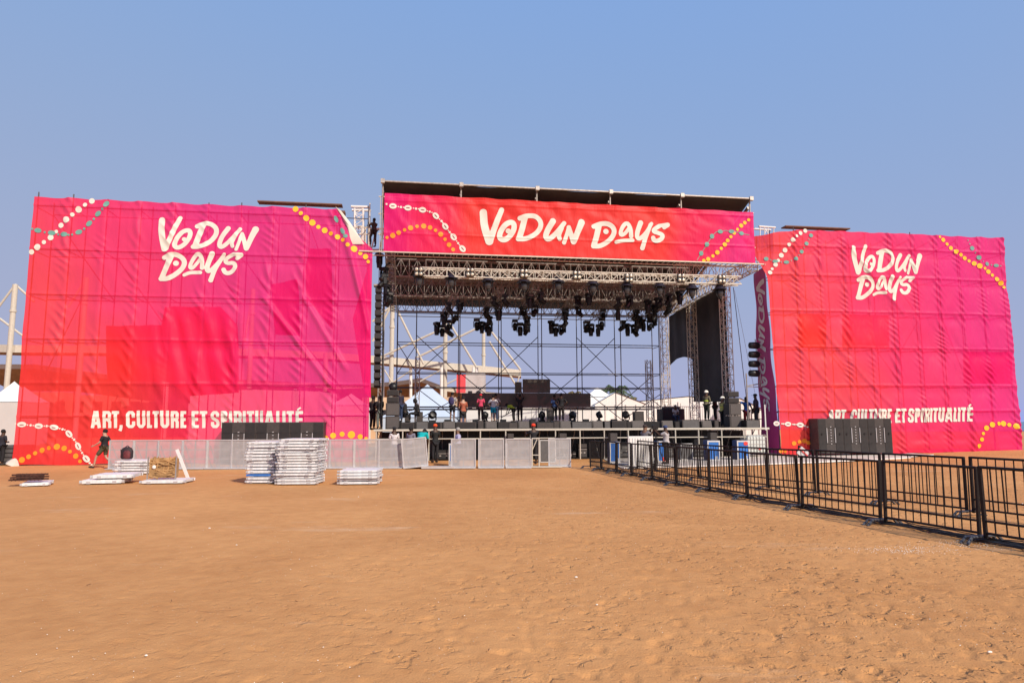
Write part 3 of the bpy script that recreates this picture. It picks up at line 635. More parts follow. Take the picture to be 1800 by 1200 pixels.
# ---------------------------------------------------------------- lattice girders
def truss(name,label,a,b,w=.4,h=.4,n=None,m=None,r=.028,cat='truss',side=None,parts=True,lac=.6):
    a=V(*a);b=V(*b); d=(b-a); L=d.length; u=d/L
    if side is None: side=V(0,0,1).cross(u).normalized() if abs(u.z)<.9 else V(CT,SN,0)
    upv=u.cross(side).normalized()
    if abs(u.z)<.9 and upv.z<0: upv=-upv
    n=n or max(2,int(L/max(w,h,.35))); root=thing(name,label,cat,a)
    cs=[side*(w/2)*i+upv*(h/2)*j for i,j in((-1,-1),(1,-1),(1,1),(-1,1))]
    if w<.05: cs=[upv*(h/2)*-1,upv*(h/2)]
    for c in cs: MB().tube(c,c+d,r).build('chord',m,root)
    q=MB(); faces=[(0,1)] if len(cs)==2 else [(0,1),(1,2),(2,3),(3,0)]
    for k in range(n):
        p0=d*(k/n);p1=d*((k+1)/n)
        for fi,(i,j) in enumerate(faces):
            if (k+fi)%2: i,j=j,i
            q.tube(cs[i]+p0,cs[j]+p1,r*lac,5,cap=False); q.tube(cs[i]+p0,cs[j]+p0,r*lac,5,cap=False)
    q.build('lacing',m,root); return root
def sz(x,y,t): q=ST(x,y,t); return W(q[0],t,q[1])
# roof
def roof():
    root=sthing('stage_roof','black tarpaulin stage roof sloping down to the back above the pink header banner','roof',16.1,0,0)
    zf=13.98; zb=9.75; D=12; Wd=19.95
    nx,ny=40,30; vs=[];fs=[]
    for i in range(nx+1):
        for j in range(ny+1):
            x=Wd*i/nx; y=D*j/ny; sag=.12*abs(math.sin(math.pi*5*i/nx))*(1 if 0<j<ny else .6)
            vs.append((x,y,zf+(zb-zf)*j/ny-sag*.6+.03*float(N1(x*.8,y*.8))))
    for i in range(nx):
        for j in range(ny):
            a=i*(ny+1)+j; fs.append((a,a+ny+1,a+ny+2,a+1))
    b=MB().add(vs,fs); n=len(vs)
    b.add([(x,y,z+.05) for x,y,z in vs],[f[::-1] for f in fs]); b.build('tarpaulin',M['tarp'],root,True)
    MB().tube((-.05,-.02,zf+.06),(Wd+.05,-.02,zf+.06),.055,8).build('front_tube',M['steel'],root)
    for i in range(6):
        x=Wd*i/5
        MB().box((x,D/2,(zf+zb)/2-.22),(.10,D,.16),0,Matrix.Rotation(math.atan2(zb-zf,D),3,'X')).build('rafter',M['gsteel'],root)
        MB().tube((x,.16,10.4),(x,.16,zf+.05),.045,8).build('front_post',M['gsteel'],root)
        MB().box((x,-.05,zf+.05),(.2,.16,.26),bev=.03).build('bracket',M['steel'],root)
    b=MB()
    for k in range(1,7):
        y=D*k/7; b.tube((0,y,zf+(zb-zf)*k/7-.3),(Wd,y,zf+(zb-zf)*k/7-.3),.04)
    b.build('purlins',M['gsteel'],root)
roof()
# girder behind header
def hg():
    root=sthing('header_girder','steel lattice girder carrying the header banner across the stage front','girder',16.0,.22,0)
    for z in (10.45,11.35,12.4,13.3):
        MB().tube((-.1,0,z),(20.3,0,z),.035).build('chord',M['alu'],root)
    b=MB()
    for k in range(33):
        x=k*.62; b.tube((x,.0,10.45),(x,.0,11.35),.018,5); 
        b.tube((x,.0,10.45 if k%2 else 11.35),(x+.62,.0,11.35 if k%2 else 10.45),.018,5)
        if k%4==0: b.tube((x,0,11.35),(x,0,13.3),.022,5)
    b.build('lacing',M['alu'],root)
    b=MB()
    b.tube((-1.0,-.28,10.36),(20.6,-.28,10.36),.04); b.tube((-.6,.5,10.36),(20.6,.5,10.36),.035)
    for k in range(70): b.tube((k*.3,-.28,10.36),(k*.3,.5,10.36),.02,5)
    b.build('walkway_rungs',M['alu'],root)
hg()
truss('lighting_truss','bright metal box truss hanging below the header with the row of bell-shaped lamps',sz(738,479,-.35),sz(1300,494,-.35),.42,.42,38,M['alu'],.034,lac=.55)
for i,(t,y0,y1,x0,x1,m) in enumerate([(3.8,456,486,690,1215,M['gsteel']),(5.2,491,519,690,1190,M['gsteel']),(8.6,498,522,692,1180,M['gsteel']),(10.6,523,547,700,1172,M['gsteel'])]):
    a=sz(x0,(y0+y1)/2,t); q=ST(x0,y0,t)[1]-ST(x0,y1,t)[1]
    s1=ST(x1,500,t)[0]; b=W(s1,t,a.z)
    truss('roof_girder',['front weathered lattice girder right behind the bright lighting truss','second weathered lattice girder under the stage roof','third weathered lattice girder under the stage roof','rearmost weathered lattice girder at the low back edge of the roof'][i],a,b,.35,q,38,m,.03,'girder',lac=.6)
# side girders under roof edges
for i,(s,m,lb) in enumerate(((36.15,M['alu'],'sunlit lattice side girder under the right edge of the stage roof'),(16.45,M['gsteel'],'lattice side girder under the left edge of the stage roof'))):
    truss('side_girder',lb,W(s+.1,.3,10.42),W(s-.9 if i==0 else s,12,9.55),.4,.62,30,m,.03,'girder',lac=.6)
for i,t in enumerate((2.4,)):
    truss('cross_girder','bright lattice cross girder at the right end of the stage roof',W(32.5,t,10.5),W(36.1,t,10.5),.35,.6,9,M['alu'],.026,'girder')
# towers
def tower(label,px0,px1,t,top,m,base=0,rungs=True,wd=None):
    s0=ST(px0,640,t)[0]; s1=ST(px1,640,t)[0]; w_=(s1-s0)*.76
    return truss('lattice_tower',label,W((s0+s1)/2,t+w_/2,base),W((s0+s1)/2,t+w_/2,top),w_,w_,int((top-base)/.45),m,.028,'tower',side=V(CT,SN,0),lac=.55)
tower('tall front lattice tower at the right side of the stage beside the speaker stack',1273,1291,2.9,10.0,M['alu'])
tower('tall middle lattice tower between the two black side curtains',1213,1229,7.0,9.6,M['alu'])
tower('tall rear lattice tower at the right of the stage, left of the first black curtain',1164,1179,11.2,9.3,M['alu'])
tower('tall slim lattice tower beside the hanging speaker column at the left',664,675,3.0,10.0,M['gsteel'])
tower('short free-standing lattice tower on the left of the stage deck',729,739,8.0,5.87,M['steel'],1.9)
tower('short free-standing lattice tower on the right of the stage deck',1136,1148,8.0,5.85,M['steel'],1.9)
# back scaffold
def backs():
    std=[0,1.28]+[4.2+2.82*i for i in range(6)]
    LV=[9.2,7.22,5.2,4.22,2.92]
    br=[]
    for k in range(1,7):
        z1,z0=(7.2,5.2)
        br+=[(k,7.9,5.2,k+1,1.4),(k,5.2,7.9,k+1,1.4)] if k%2 else [(k,5.2,2.92,k+1,0),(k,2.92,5.2,k+1,1.4)]
    br+=[(0,7.2,5.2,1,0),(0,5.2,7.2,1,1.4),(1,4.2,2.0,2,0),(1,2.0,3.6,2,0),(5,4.2,2.0,6,0),(6,2.0,3.8,7,0),(3,2.2,3.8,4,0)]
    scaffold('rear_scaffold','open dark tube scaffold with cross braces closing the back of the stage',16.72,11.9,std,(0,1.4),LV,9.75,M['dsteel'],.033,br)
backs()
# ---------------------------------------------------------------- decks
def decks():
    r=sthing('stage_deck','raised black stage deck','stage',16.9,2.7,0)
    MB().box((9.4,5.2,1.84),(19.4,10.6,.10)).build('deck_panel',M['deck'],r)
    MB().box((9.4,-.14,1.70),(19.4,.04,.34)).build('fascia',M['black'],r)
    b=MB()
    for i in range(14):
        for j in (0,3,6,9):
            b.tube((i*1.45+.2,j+.3,0),(i*1.45+.2,j+.3,1.8),.03)
    b.build('legs',M['gsteel'],r)
    MB().box((9.4,4.0,.9),(19.4,.05,1.75)).build('void_shade_sheet',M['curtain'],r)  # added black sheet standing for the dark void under the deck
    MB().box((9.2,-.55,.70),(20.0,.03,1.36)).build('under_stage_shade_sheet',M['black'],r)  # added black sheet for the shade behind the front beam
    MB().box((9.2,-1.4,.03),(20.0,1.9,.03)).build('ground_shade_sheet',M['black'],r)  # added black sheet on the ground, standing for shade under the platform
    r=sthing('front_platform','low front platform on pale posts running in front of the stage','platform',16.0,0,0)
    MB().box((10.2,1.35,1.46),(20.5,2.3,.07)).build('platform_panel',M['deck'],r)
    MB().box((10.2,.05,1.49),(20.6,.09,.10),bev=.01).build('front_beam',M['wpost'],r)
    for k in range(17):
        x=.02+k*1.272; top=1.43
        MB().tube((x,.05,0),(x,.05,top),.032,8).build('post',M['wpost'],r)
        if k<16: MB().tube((x+.04,.05,1.06),(x+1.23,.05,1.06),.028,8).build('rail',M['wpost'],r)
    b=MB()
    for k in range(34):
        x=k*.62+.2; b.tube((x,random.uniform(.6,2.4),0),(x,random.uniform(.6,2.4),1.42),.025)
    b.build('inner_legs',M['gsteel'],r)
    MB().tube((20.3,.02,1.4),(20.3,.02,2.75),.035).build('end_rail_post',M['white'],r)
decks()
# drum/console riser
r=sthing('equipment_riser','black cloth-covered riser with small mixer gear on top, right part of the deck','riser',*ST(1165,740,8.8)[:1],8.8,1.89)
MB().box((.75,.5,.42),(1.5,1.0,.84),bev=.03).build('body',M['curtain'],r)
b=MB()
for i in range(12): b.tube((.15+i*.11,.3,.84),(.12+i*.115+random.uniform(-.1,.1),.3,.98+random.random()*.22),.014,5)
b.box((.75,.4,.90),(1.1,.5,.10)); b.build('mixer_gear',M['gcase'],r)
# ---------------------------------------------------------------- curtains
def curtain(label,t0,x0,yt0,yb0,t1,x1,yt1,yb1,sag):
    s,ztop0=ST(x0,yt0,t0); s1,ztop1=ST(x1,yt1,t1); zb0=ST(x0,yb0,t0)[1]; zb1=ST(x1,yb1,t1)[1]; ds=s1-s
    root=sthing('side_curtain',label,'curtain',s,t0,0); vs=[];fs=[];n=30;m=24
    for i in range(n+1):
        u=i/n
        for j in range(m+1):
            v=j/m; zt=ztop0+(ztop1-ztop0)*u; zb=zb0+(zb1-zb0)*u+sag*4*u*(1-u); z=zb+(zt-zb)*v
            vs.append((ds*u+.02*math.sin(u*17)+.03*float(N1(u*4,z*.7)),(t1-t0)*u,z))
    for i in range(n):
        for j in range(m):
            a=i*(m+1)+j; fs.append((a,a+m+1,a+m+2,a+1))
    MB().add(vs,fs).build('fabric',M['curtain'],root,True)
curtain('long black side curtain between the front and middle right towers',3.4,1275,499,706,7.9,1214,532,706,0)
curtain('short black side curtain with a curved lower edge between the middle and rear towers',8.1,1214,533,632,11.1,1176,556,642,.35)
# ---------------------------------------------------------------- lamps
def bell():
    r=thing('bell_lamp','x','stage lamp',(0,0,0),0,'bell-shaped rain-hooded lamps under the lighting truss')
    MB().lathe([(.05,.0),(.16,-.03),(.20,-.16),(.27,-.27),(.33,-.33),(.335,-.36),(.30,-.34)],n=14).build('rain_hood',M['hood'],r,True)
    b=MB()
    for sx in(-1,1): b.box((sx*.22,0,-.52),(.03,.10,.36)); 
    b.build('yoke',M['fixture'],r)
    MB().lathe([(.13,-.34),(.165,-.42),(.165,-.60),(.13,-.74),(.07,-.84)],n=14).build('lamp_body',M['glass'],r,True)
    MB().lathe([(.07,-.84),(.085,-.86),(.08,-.90),(.03,-.92)],n=12).build('nozzle',M['fixture'],r,True)
    MB().tube((0,0,0),(0,0,.12),.03).build('clamp',M['fixture'],r)
    return r
b0=bell(); xs=[(737,490-14),(793,495-14),(858,500-14),(921,502-14),(981,500-12),(1042,505-13),(1101,508-13),(1159,508-12),(1216,512-12),(1265,510-9)]
for i,(x,y) in enumerate(xs):
    s,z=ST(x,y,-.35); lab=ORD[i]+' bell-shaped rain-hooded lamp from the left under the bright truss'; p=W(s,-.35,z+.06)
    if i==0: b0.location=p; b0['label']=lab
    else: dup(b0,p,random.uniform(-.3,.3),lab,(random.uniform(1.0,1.1),random.uniform(1.0,1.1),.9))
def blinder():
    r=thing('blinder_lamp','x','stage lamp',(0,0,0),TH,'four-eyed blinder lamps on the lighting truss')
    MB().box((0,0,0),(.42,.14,.46),bev=.03).build('housing',M['fixture'],r)
    for i in(-1,1):
        for j in(-1,1):
            MB().lathe([(.085,-.03),(.09,0),(.05,.02)],(i*.105,-.085,j*.115),12,Matrix.Rotation(math.pi/2,3,'X')).build('lens',M['lens'],r,True)
    return r
b1=blinder()
for i,(x,y) in enumerate([(736,478),(826,479),(921,481),(1014,484),(1105,489),(1197,489),(1268,491)]):
    s,z=ST(x,y,-.62); p=W(s,-.64,z); lab=ORD[i]+' four-eyed blinder lamp from the left on the bright lighting truss'
    if i==0: b1.location=p; b1['label']=lab
    else: dup(b1,p,TH,lab)
def mover(tilt):
    r=thing('moving_head_lamp','x','stage lamp',(0,0,0),0,'black moving head lamps clustered on the pod trusses')
    MB().box((0,0,-.09),(.38,.30,.18),bev=.03).build('base',M['fixture'],r)
    b=MB()
    for sx in (-1,1): b.box((sx*.19,0,-.36),(.05,.14,.38),bev=.02)
    b.build('yoke',M['fixture'],r)
    R=Matrix.Rotation(tilt,3,'X')
    MB().lathe([(.08,.20),(.14,.16),(.155,.02),(.15,-.12),(.125,-.30),(.135,-.34),(.10,-.35)],(0,0,-.42),12,R).build('head',M['fixture'],r,True)
    MB().lathe([(.10,-.345),(.10,-.352),(.02,-.352)],(0,0,-.42),12,R).build('lens',M['glass'],r,True)
    MB().box((0,-.155,-.09),(.26,.012,.10)).build('control_panel',M['gcase'],r)
    return r
mv=[mover(0),mover(.7),mover(-.9)]
pods=[((800,520),(778,562)),((880,510),(848,556)),((942,505),(915,558)),((1028,508),(978,560)),((1100,512),(1040,560)),((1150,516),(1104,560)),((1188,505),(1132,552))]
cnt=0; used=[False]*3
for i,(a,b) in enumerate(pods):
    Pa=P(a[0],a[1],38.2+i*.35); Pb=P(b[0],b[1],42.0+i*.35)
    truss('pod_truss',ORD[i]+' slanting pod truss from the left hung with moving head lamps',Pa,Pb,.34,.34,9,M['gsteel'],.026)
    k=0
    for u,off in ((.04,.30),(.06,-.30),(.36,.28),(.52,-.26),(.80,.22),(1.0,.40),(.97,-.38),(1.03,.0)):
        if i==0 and u<.3: pass
        q=Pa.lerp(Pb,u)+V(off,0,-.18-.10*(k%3)); rz=random.uniform(0,6.28); j=(i+k)%3
        if u>1: j=0
        lab=f'black moving head lamp, {ORD[k]} from the front on the {ORD[i]} pod from the left'
        if not used[j]: mv[j].location=q; mv[j].rotation_euler.z=rz; mv[j]['label']=lab; used[j]=True
        else: dup(mv[j],q,rz,lab,(random.uniform(.95,1.12),)*3)
        k+=1; cnt+=1
# deck floor lamps
fl=thing('floor_lamp','x','stage lamp',(0,0,0),0,'black round floor lamps standing on the deck')
MB().box((0,0,.06),(.34,.3,.12),bev=.02).build('base',M['fixture'],fl)
b=MB()
for sx in(-1,1): b.box((sx*.23,0,.30),(.04,.12,.36))
b.build('yoke',M['fixture'],fl)
MB().lathe([(.10,-.18),(.20,-.12),(.235,.05),(.23,.16),(.18,.18)],(0,0,.42),14,Matrix.Rotation(1.1,3,'X')).build('head',M['fixture'],fl,True)
for i,(x,t) in enumerate([(760,7),(853,9),(953,8),(1006,8),(1053,8),(1100,8)]):
    s=ST(x,735,t)[0]; lab=ORD[i]+' black round floor lamp from the left standing on the stage deck'; p=W(s,t,1.89)
    if i==0: fl.location=p; fl['label']=lab; fl.rotation_euler.z=.5
    else: dup(fl,p,random.uniform(-2,2),lab)
bl=thing('side_lamp','x','stage lamp',(0,0,0),TH,'black barrel side lamps beside the purple banner')
MB().lathe([(.10,-.32),(.17,-.28),(.19,-.05),(.19,.2),(.15,.27)],(0,0,0),14,Matrix.Rotation(math.pi/2,3,'Y')).build('barrel',M['fixture'],bl,True)
MB().box((.25,0,0),(.3,.06,.05)).build('arm',M['steel'],bl)
for i,y in enumerate((607,623,639.5,656)):
    s,z=ST(1326,y,1.2); lab=['topmost','second from the top','third from the top','lowest'][i]+' of the four black barrel lamps beside the purple banner'
    if i==0: bl.location=W(s,1.2,z); bl['label']=lab
    else: dup(bl,W(s,1.2,z),TH,lab)
r=sthing('lamp_mast','slim grey mast with a side arm carrying the barrel lamps by the purple banner','mast',ST(1312,665,1.2)[0],1.2,1.5)
MB().tube((0,0,0),(0,0,3.0),.035).build('pole',M['gsteel'],r); MB().tube((0,0,2.3),(.9,0,2.45),.03).build('arm',M['gsteel'],r); MB().tube((0,0,2.25),(.9,0,2.25),.02).build('lower_arm',M['gsteel'],r)
MB().tube((.78,0,2.3),(.62,0,4.9),.03).build('lamp_pole',M['gsteel'],r)
# dark lamps clinging to left tower
for i,(x,y) in enumerate([(667,455),(675,480),(676,492),(681,510),(684,524)]):
    s,z=ST(x,y,.9); dup(mv[i%3],W(s,.9,z+.3),random.uniform(0,6),ORD[i]+' from the top of the dark lamps on the left roof corner')
# ropes at right
for i,(a,b,lb) in enumerate((((1289,505),(1312,700),'thin reddish rope slanting down from the front right tower'),((1291,510),(1327,690),'thin grey rope slanting down from the front right tower, right of the reddish one'))):
    q=MB().tube(sz(*a,2.2),sz(*b,1.4),.018 if i==0 else .01).build('rope',M['rust'] if i==0 else M['gsteel']); tag(q,lb,'rope')
# ---------------------------------------------------------------- line array at left
r=sthing('line_array','curved column of black loudspeakers hanging at the left stage edge','loudspeaker',ST(666,480,1.0)[0],1.0,0)
z=8.6
MB().tube((0,.2,10.4),(0,.2,8.9),.02).build('chain',M['gsteel'],r)
MB().box((0,.1,8.85),(.5,.5,.08)).build('rigging_frame',M['gsteel'],r)
for k in range(13):
    an=.02+k*.012; MB().box((0,.1+k*k*.0025,8.62-k*.40),(.32,.42,.33),0,Matrix.Rotation(-an*1.5,3,'X'),.04).build('cabinet',M['cabin'],r)
b=MB(); pts=[V(.35,0,9.9),V(.30,0,9.1),V(.26,0,7.5),V(.28,0,5.5),V(.30,.0,3.6),V(.25,0,2.2)]; b.path(pts,.04); b.path([V(.35,0,9.9),V(.6,0,10.1),V(.9,0,10.3)],.035); b.build('cable_bundle',M['rubber'],r)
# ---------------------------------------------------------------- speakers
def subcab(parent,x,w_,d,h):
    MB().box((x,0,h/2),(w_-.02,d,h),bev=.015).build('cabinet',M['cab'],parent)
    MB().box((x-w_*.33,-d/2-.006,h*.5),(w_*.28,.02,h*.96)).build('grille',M['cabin'],parent)
    MB().box((x+w_*.33,-d/2-.006,h*.5),(w_*.28,.02,h*.96)).build('grille',M['cabin'],parent)
    b=MB()
    for sx in (-1,1): b.box((x+sx*w_*.165,-d/2-.03,h*.52),(.03,.03,h*.42))
    for k in range(7): b.box((x,-d/2-.02,h*(.28+k*.08)),(.07,.02,.03))
    b.build('handle_bars',M['pframe'],parent)
    b=MB()
    for sx in(-1,1):
        b.tube((x+sx*w_*.36,-d/2-.05,h*.56),(x+sx*w_*.36,-d/2-.02,h*.56),.05,8)
    b.box((x,-d/2-.01,h*.74),(w_-.04,.012,.012)); b.box((x,-d/2-.01,h*.28),(w_-.04,.012,.012))
    b.build('latches',M['black'],parent)
q0=ST(1440,790,-.9)[0]; q1=ST(1570,790,-.9)[0]
for base,x0,x1,z,g,lab in ((0,q0,q1,.18,'R','grey-black subwoofer cabinet in front of the right banner'),(0,ST(387,800,-.9)[0],ST(568,800,-.9)[0],.0,'L','grey-black subwoofer cabinet in front of the left banner behind the metal barricade')):
    for k in range(3):
        w_=(x1-x0)/3; r=sthing('subwoofer',['left','middle','right'][k]+' '+lab,'loudspeaker',x0+w_*(k+.5),-.35,z,'subwoofer cabinets'+(' at the right banner' if g=='R' else ' at the left banner'))
        subcab(r,0,w_,1.1,1.82 if g=='R' else 1.9)
def stack(label,px,t,z,n):
    r=sthing('speaker_stack',label,'loudspeaker',ST(px,740,t)[0],t,z)
    for k in range(2):
        c=MB().box((0,0,.36+k*.66),(.68,.7,.64),bev=.015).build('bass_cabinet',M['cab'],r)
        MB().box((.02,-.36,.36+k*.66),(.58,.02,.54)).build('grille',M['grille'],c)
    for k in range(2):
        c=MB().box((0,.0,1.50+k*.34),(.60,.5,.30),bev=.02).build('top_cabinet',M['cab'],r)
        MB().box((0,-.26,1.50+k*.34),(.5,.02,.22)).build('grille',M['cabin'],c)
    if n: MB().lathe([(.1,-.2),(.2,-.12),(.22,.1),(.15,.2)],(0,0,2.15),12,Matrix.Rotation(1.2,3,'X')).build('top_lamp',M['fixture'],r,True)
    return r
stack('grey loudspeaker stack with a lamp on top at the left end of the platform',690,1.0,1.5,1)
stack('grey loudspeaker stack at the foot of the front right tower',1288,1.3,1.5,0)
# wedges and low boxes on the front platform
def wedge(label,px0,px1,t,h=.42,kind=0):
    s0=ST(px0,748,t)[0]; s1=ST(px1,748,t)[0]; w_=s1-s0
    r=sthing('stage_monitor' if kind==0 else 'subwoofer',label,'loudspeaker',(s0+s1)/2,t,1.5,'low loudspeakers along the front platform')
    if kind==0:
        vs=[(-w_/2,-.12,0),(w_/2,-.12,0),(w_/2,.3,0),(-w_/2,.3,0),(-w_/2,-.02,h),(w_/2,-.02,h),(w_/2,.3,h*.8),(-w_/2,.3,h*.8)]
        MB().add(vs,[(3,2,1,0),(4,5,6,7),(0,1,5,4),(1,2,6,5),(2,3,7,6),(3,0,4,7)]).build('cabinet',M['cab'],r)
        MB().box((0,-.083,h*.5+.02),(w_-.08,.02,h*.78),0,Matrix.Rotation(-.23,3,'X')).build('grille',M['grille'],r)
    else:
        MB().box((0,.15,h/2),(w_,.55,h),bev=.015).build('cabinet',random.choice([M['cab'],M['cabin'],M['black']]),r)
        MB().box((0,-.13,h/2),(w_-.08,.02,h-.08)).build('grille',random.choice([M['gcase'],M['cabin'],M['cab']]),r)
ws=[(706,728,1),(731,753,1),(773,777,1),(779,800,0),(802,836,1),(840,849,1),(853,873,0),(875,895,1),(893,909,1),(911,930,0),(932,941,1),(943,972,1),(972,983,1),(984,1003,0),(1004,1040,1),(1041,1059,0),(1061,1072,1),(1075,1100,1),(1101,1108,1),(1110,1131,0),(1163,1182,0),(1185,1193,1),(1198,1228,1),(1233,1250,0),(1254,1262,1),(1310,1334,1)]
for i,(a,b,k) in enumerate(ws): wedge(f'{ORD[i]} low black loudspeaker from the left in the row along the front platform',a,b,.45,.42 if k==0 else random.uniform(.33,.47),k)
def box_on(name,label,cat,px0,px1,t,z,h,d,m,rim=None):
    s0=ST(px0,760,t)[0]; s1=ST(px1,760,t)[0]; w_=s1-s0
    r=sthing(name,label,cat,(s0+s1)/2,t,z)
    MB().box((0,d/2,h/2),(w_,d,h),bev=.015).build('body',m,r)
    if rim:
        b=MB(); e=.035
        for x in(-w_/2,w_/2): b.box((x,0,h/2),(e,e,h+.01)); 
        for zz in(0.02,h): b.box((0,0,zz),(w_+e,e,e))
        for x in(-w_/2,w_/2): b.tube((x,0,h),(x,d,h),e/2,4)
        b.build('edge_trim',rim,r)
    return r
box_on('stage_monitor','upright dark monitor speaker beside the seated man on the deck','loudspeaker',732,743,6,1.89,.60,.5,M['cab'])
box_on('stage_monitor','dark box behind the seated man on the deck','loudspeaker',711,719,7,1.89,.5,.4,M['cab'])
box_on('stage_monitor','pair of upright dark monitor speakers left of the short right tower','loudspeaker',1117,1132,7.5,1.89,.62,.5,M['cab'],M['black'])
box_on('plinth_box','black box standing between the floor lamps left of the two men','box',963,972,8.2,1.89,.85,.4,M['cab'])
for i,(x0,x1) in enumerate([(781,793),(831,842),(880,890),(932,942),(1027,1036),(1076,1086)]):
    box_on('low_lamp_bar',ORD[i]+' flat black lamp bar from the left lying on the deck edge','stage lamp',x0,x1,5.5,1.89,.15,.3,M['fixture'])
for i,(x0,x1) in enumerate([(1073,1085),(1249,1260),(984,996),(893,903)]):
    box_on('small_speaker',['small grey speaker on the pit rail behind the first blue case','small grey speaker under the platform near the hard-hat workers','small grey speaker on the pit rail right of the red-capped climber','small grey speaker on the pit rail left of the red-capped climber'][i],'loudspeaker',x0,x1,-.5,0.55,.75,.4,M['cab'])
# under-platform clutter
for i in range(16):
    s=17+i*1.22+random.uniform(-.3,.3); hh=random.uniform(.3,.9); ww=random.uniform(.4,.9)
    r=sthing('flight_case',f'{ORD[i]} dark case from the left stored in the shadow under the platform','case',s,1.2+random.uniform(-.4,.3),0.05,'dark cases under the platform')
    MB().box((0,0,hh/2),(ww,.5,hh),bev=.02).build('body',random.choice([M['cab'],M['black'],M['gcase'],M['deck']]),r)
    b=MB(); b.box((0,-.255,hh*.6),(ww,.015,.025)); b.box((-ww*.2,-.26,hh*.35),(.09,.02,.06)); b.box((ww*.2,-.26,hh*.35),(.09,.02,.06)); b.build('trim',M['steel'],r)
# blue cases, tank
def bluecase(label,x0,x1,yt,Y,sticker=None,side=8):
    a=P(x0,yt,Y); b=P(x1,yt,Y); w_=(b-a).length; h=a.z
    r=thing('blue_case',label,'case',V((a.x+b.x)/2,Y,0),0,'tall blue cases in front of the stage')
    MB().box((0,.35,h/2),(w_,.7,h),bev=.02).build('body',M['dblue'],r)
    MB().box((0,-.012,h/2),(w_-.12,.02,h-.16)).build('front_panel',M['blue'],r)
    bb=MB()
    for x in(-w_/2+.03,w_/2-.03): bb.box((x,-.015,h/2),(.055,.04,h))
    for z in(.04,h-.035): bb.box((0,-.015,z),(w_,.045,.07))
    bb.build('edge_trim',M['caserim'],r)
    b2=MB().box((w_*.2,-.03,.12),(.12,.01,.2)); b2.build('label_plate',M['caserim'],r)
    if sticker: MB().lathe([(.10,0),(.10,.01)],(w_*.22,-.03,h*sticker),12,Matrix.Rotation(math.pi/2,3,'X')).build('sticker',M['redp'],r)
bluecase('leftmost blue case among the black barriers, behind their far end',1071,1090,776,31.5)
bluecase('blue case with a red sticker near its base beside the cameraman in grey',1155,1171,775,32.0,.15)
bluecase('blue case with a plain front between the cameraman and the right end',1243,1265,774,33.0)
bluecase('rightmost blue case with a red sticker at its top corner',1295,1316,774,33.4,.85)
bluecase('narrow blue case seen edge-on between two metal barricade panels left of centre',789,795,779,29.6)
bluecase('narrow blue case behind the gap left of the middle barricade panels',888,892,779,29.6)
r=sthing('water_tank','white plastic water tank in a wire cage below the right end of the platform','tank',ST(1330,780,-.2)[0],-.2,.1)
MB().box((0,.45,.56),(.95,.9,.95),bev=.1).build('container',M['tank'],r)
b=MB()
for k in range(7): b.tube((-.5+k*.167,-.02,.05),(-.5+k*.167,-.02,1.08),.012,5)
for k in range(5): b.tube((-.5,-.02,.1+k*.24),(.5,-.02,.1+k*.24),.012,5)
b.build('cage',M['steel'],r); MB().box((.15,-.04,.35),(.12,.01,.12)).build('sticker',M['redp'],r)
# grey flight case behind middle panels + kettle
box_on('flight_case','large grey flight case with metal edges behind the rightmost upright barricade panel','case',949,976,-2.6,0,1.02,.6,M['gcase'],M['caserim'])
box_on('flight_case','low grey flight case right of the cameramen','case',1196,1216,-1.8,0,.78,.6,M['gcase'],M['caserim'])
# ground sheet
def gsheet():
    pts=[G(1095,824),G(1300,818.5),G(1440,813.5),G(1600,806),G(1640,803),G(1560,796),G(1360,793),G(1150,800),G(1060,806)]
    n=len(pts)
    def gz(x,y): return min(1,max(0,(x-16)/12))*min(1,max(0,(y-28)/9))*.24
    o=MB().add([(p.x,p.y,.012+gz(p.x,p.y)) for p in pts],[tuple(range(n))]).build('ground_sheet',M['mat_w']); o['kind']='structure'
    b=MB()
    for a,c in zip(pts[:4],pts[1:5]): b.box(((a+c)/2+V(0,0,.04+gz(*((a+c)/2).xy))),((c-a).length,.10,.05),math.atan2((c-a).y,(c-a).x))
    o=b.build('sheet_edge_strip',M['edge']); tag(o,'thin white edging strip of the pale ground sheet before the right stage side','edging')
    a=G(1450,801);c=G(1600,799)
    o=MB().box((a+c)/2+V(0,1.5,.3),((c-a).length,.5,.12),math.atan2((c-a).y,(c-a).x)).build('white_pad',M['edge']); tag(o,'low white pad lying on the sand in front of the right subwoofers','pad')
gsheet()
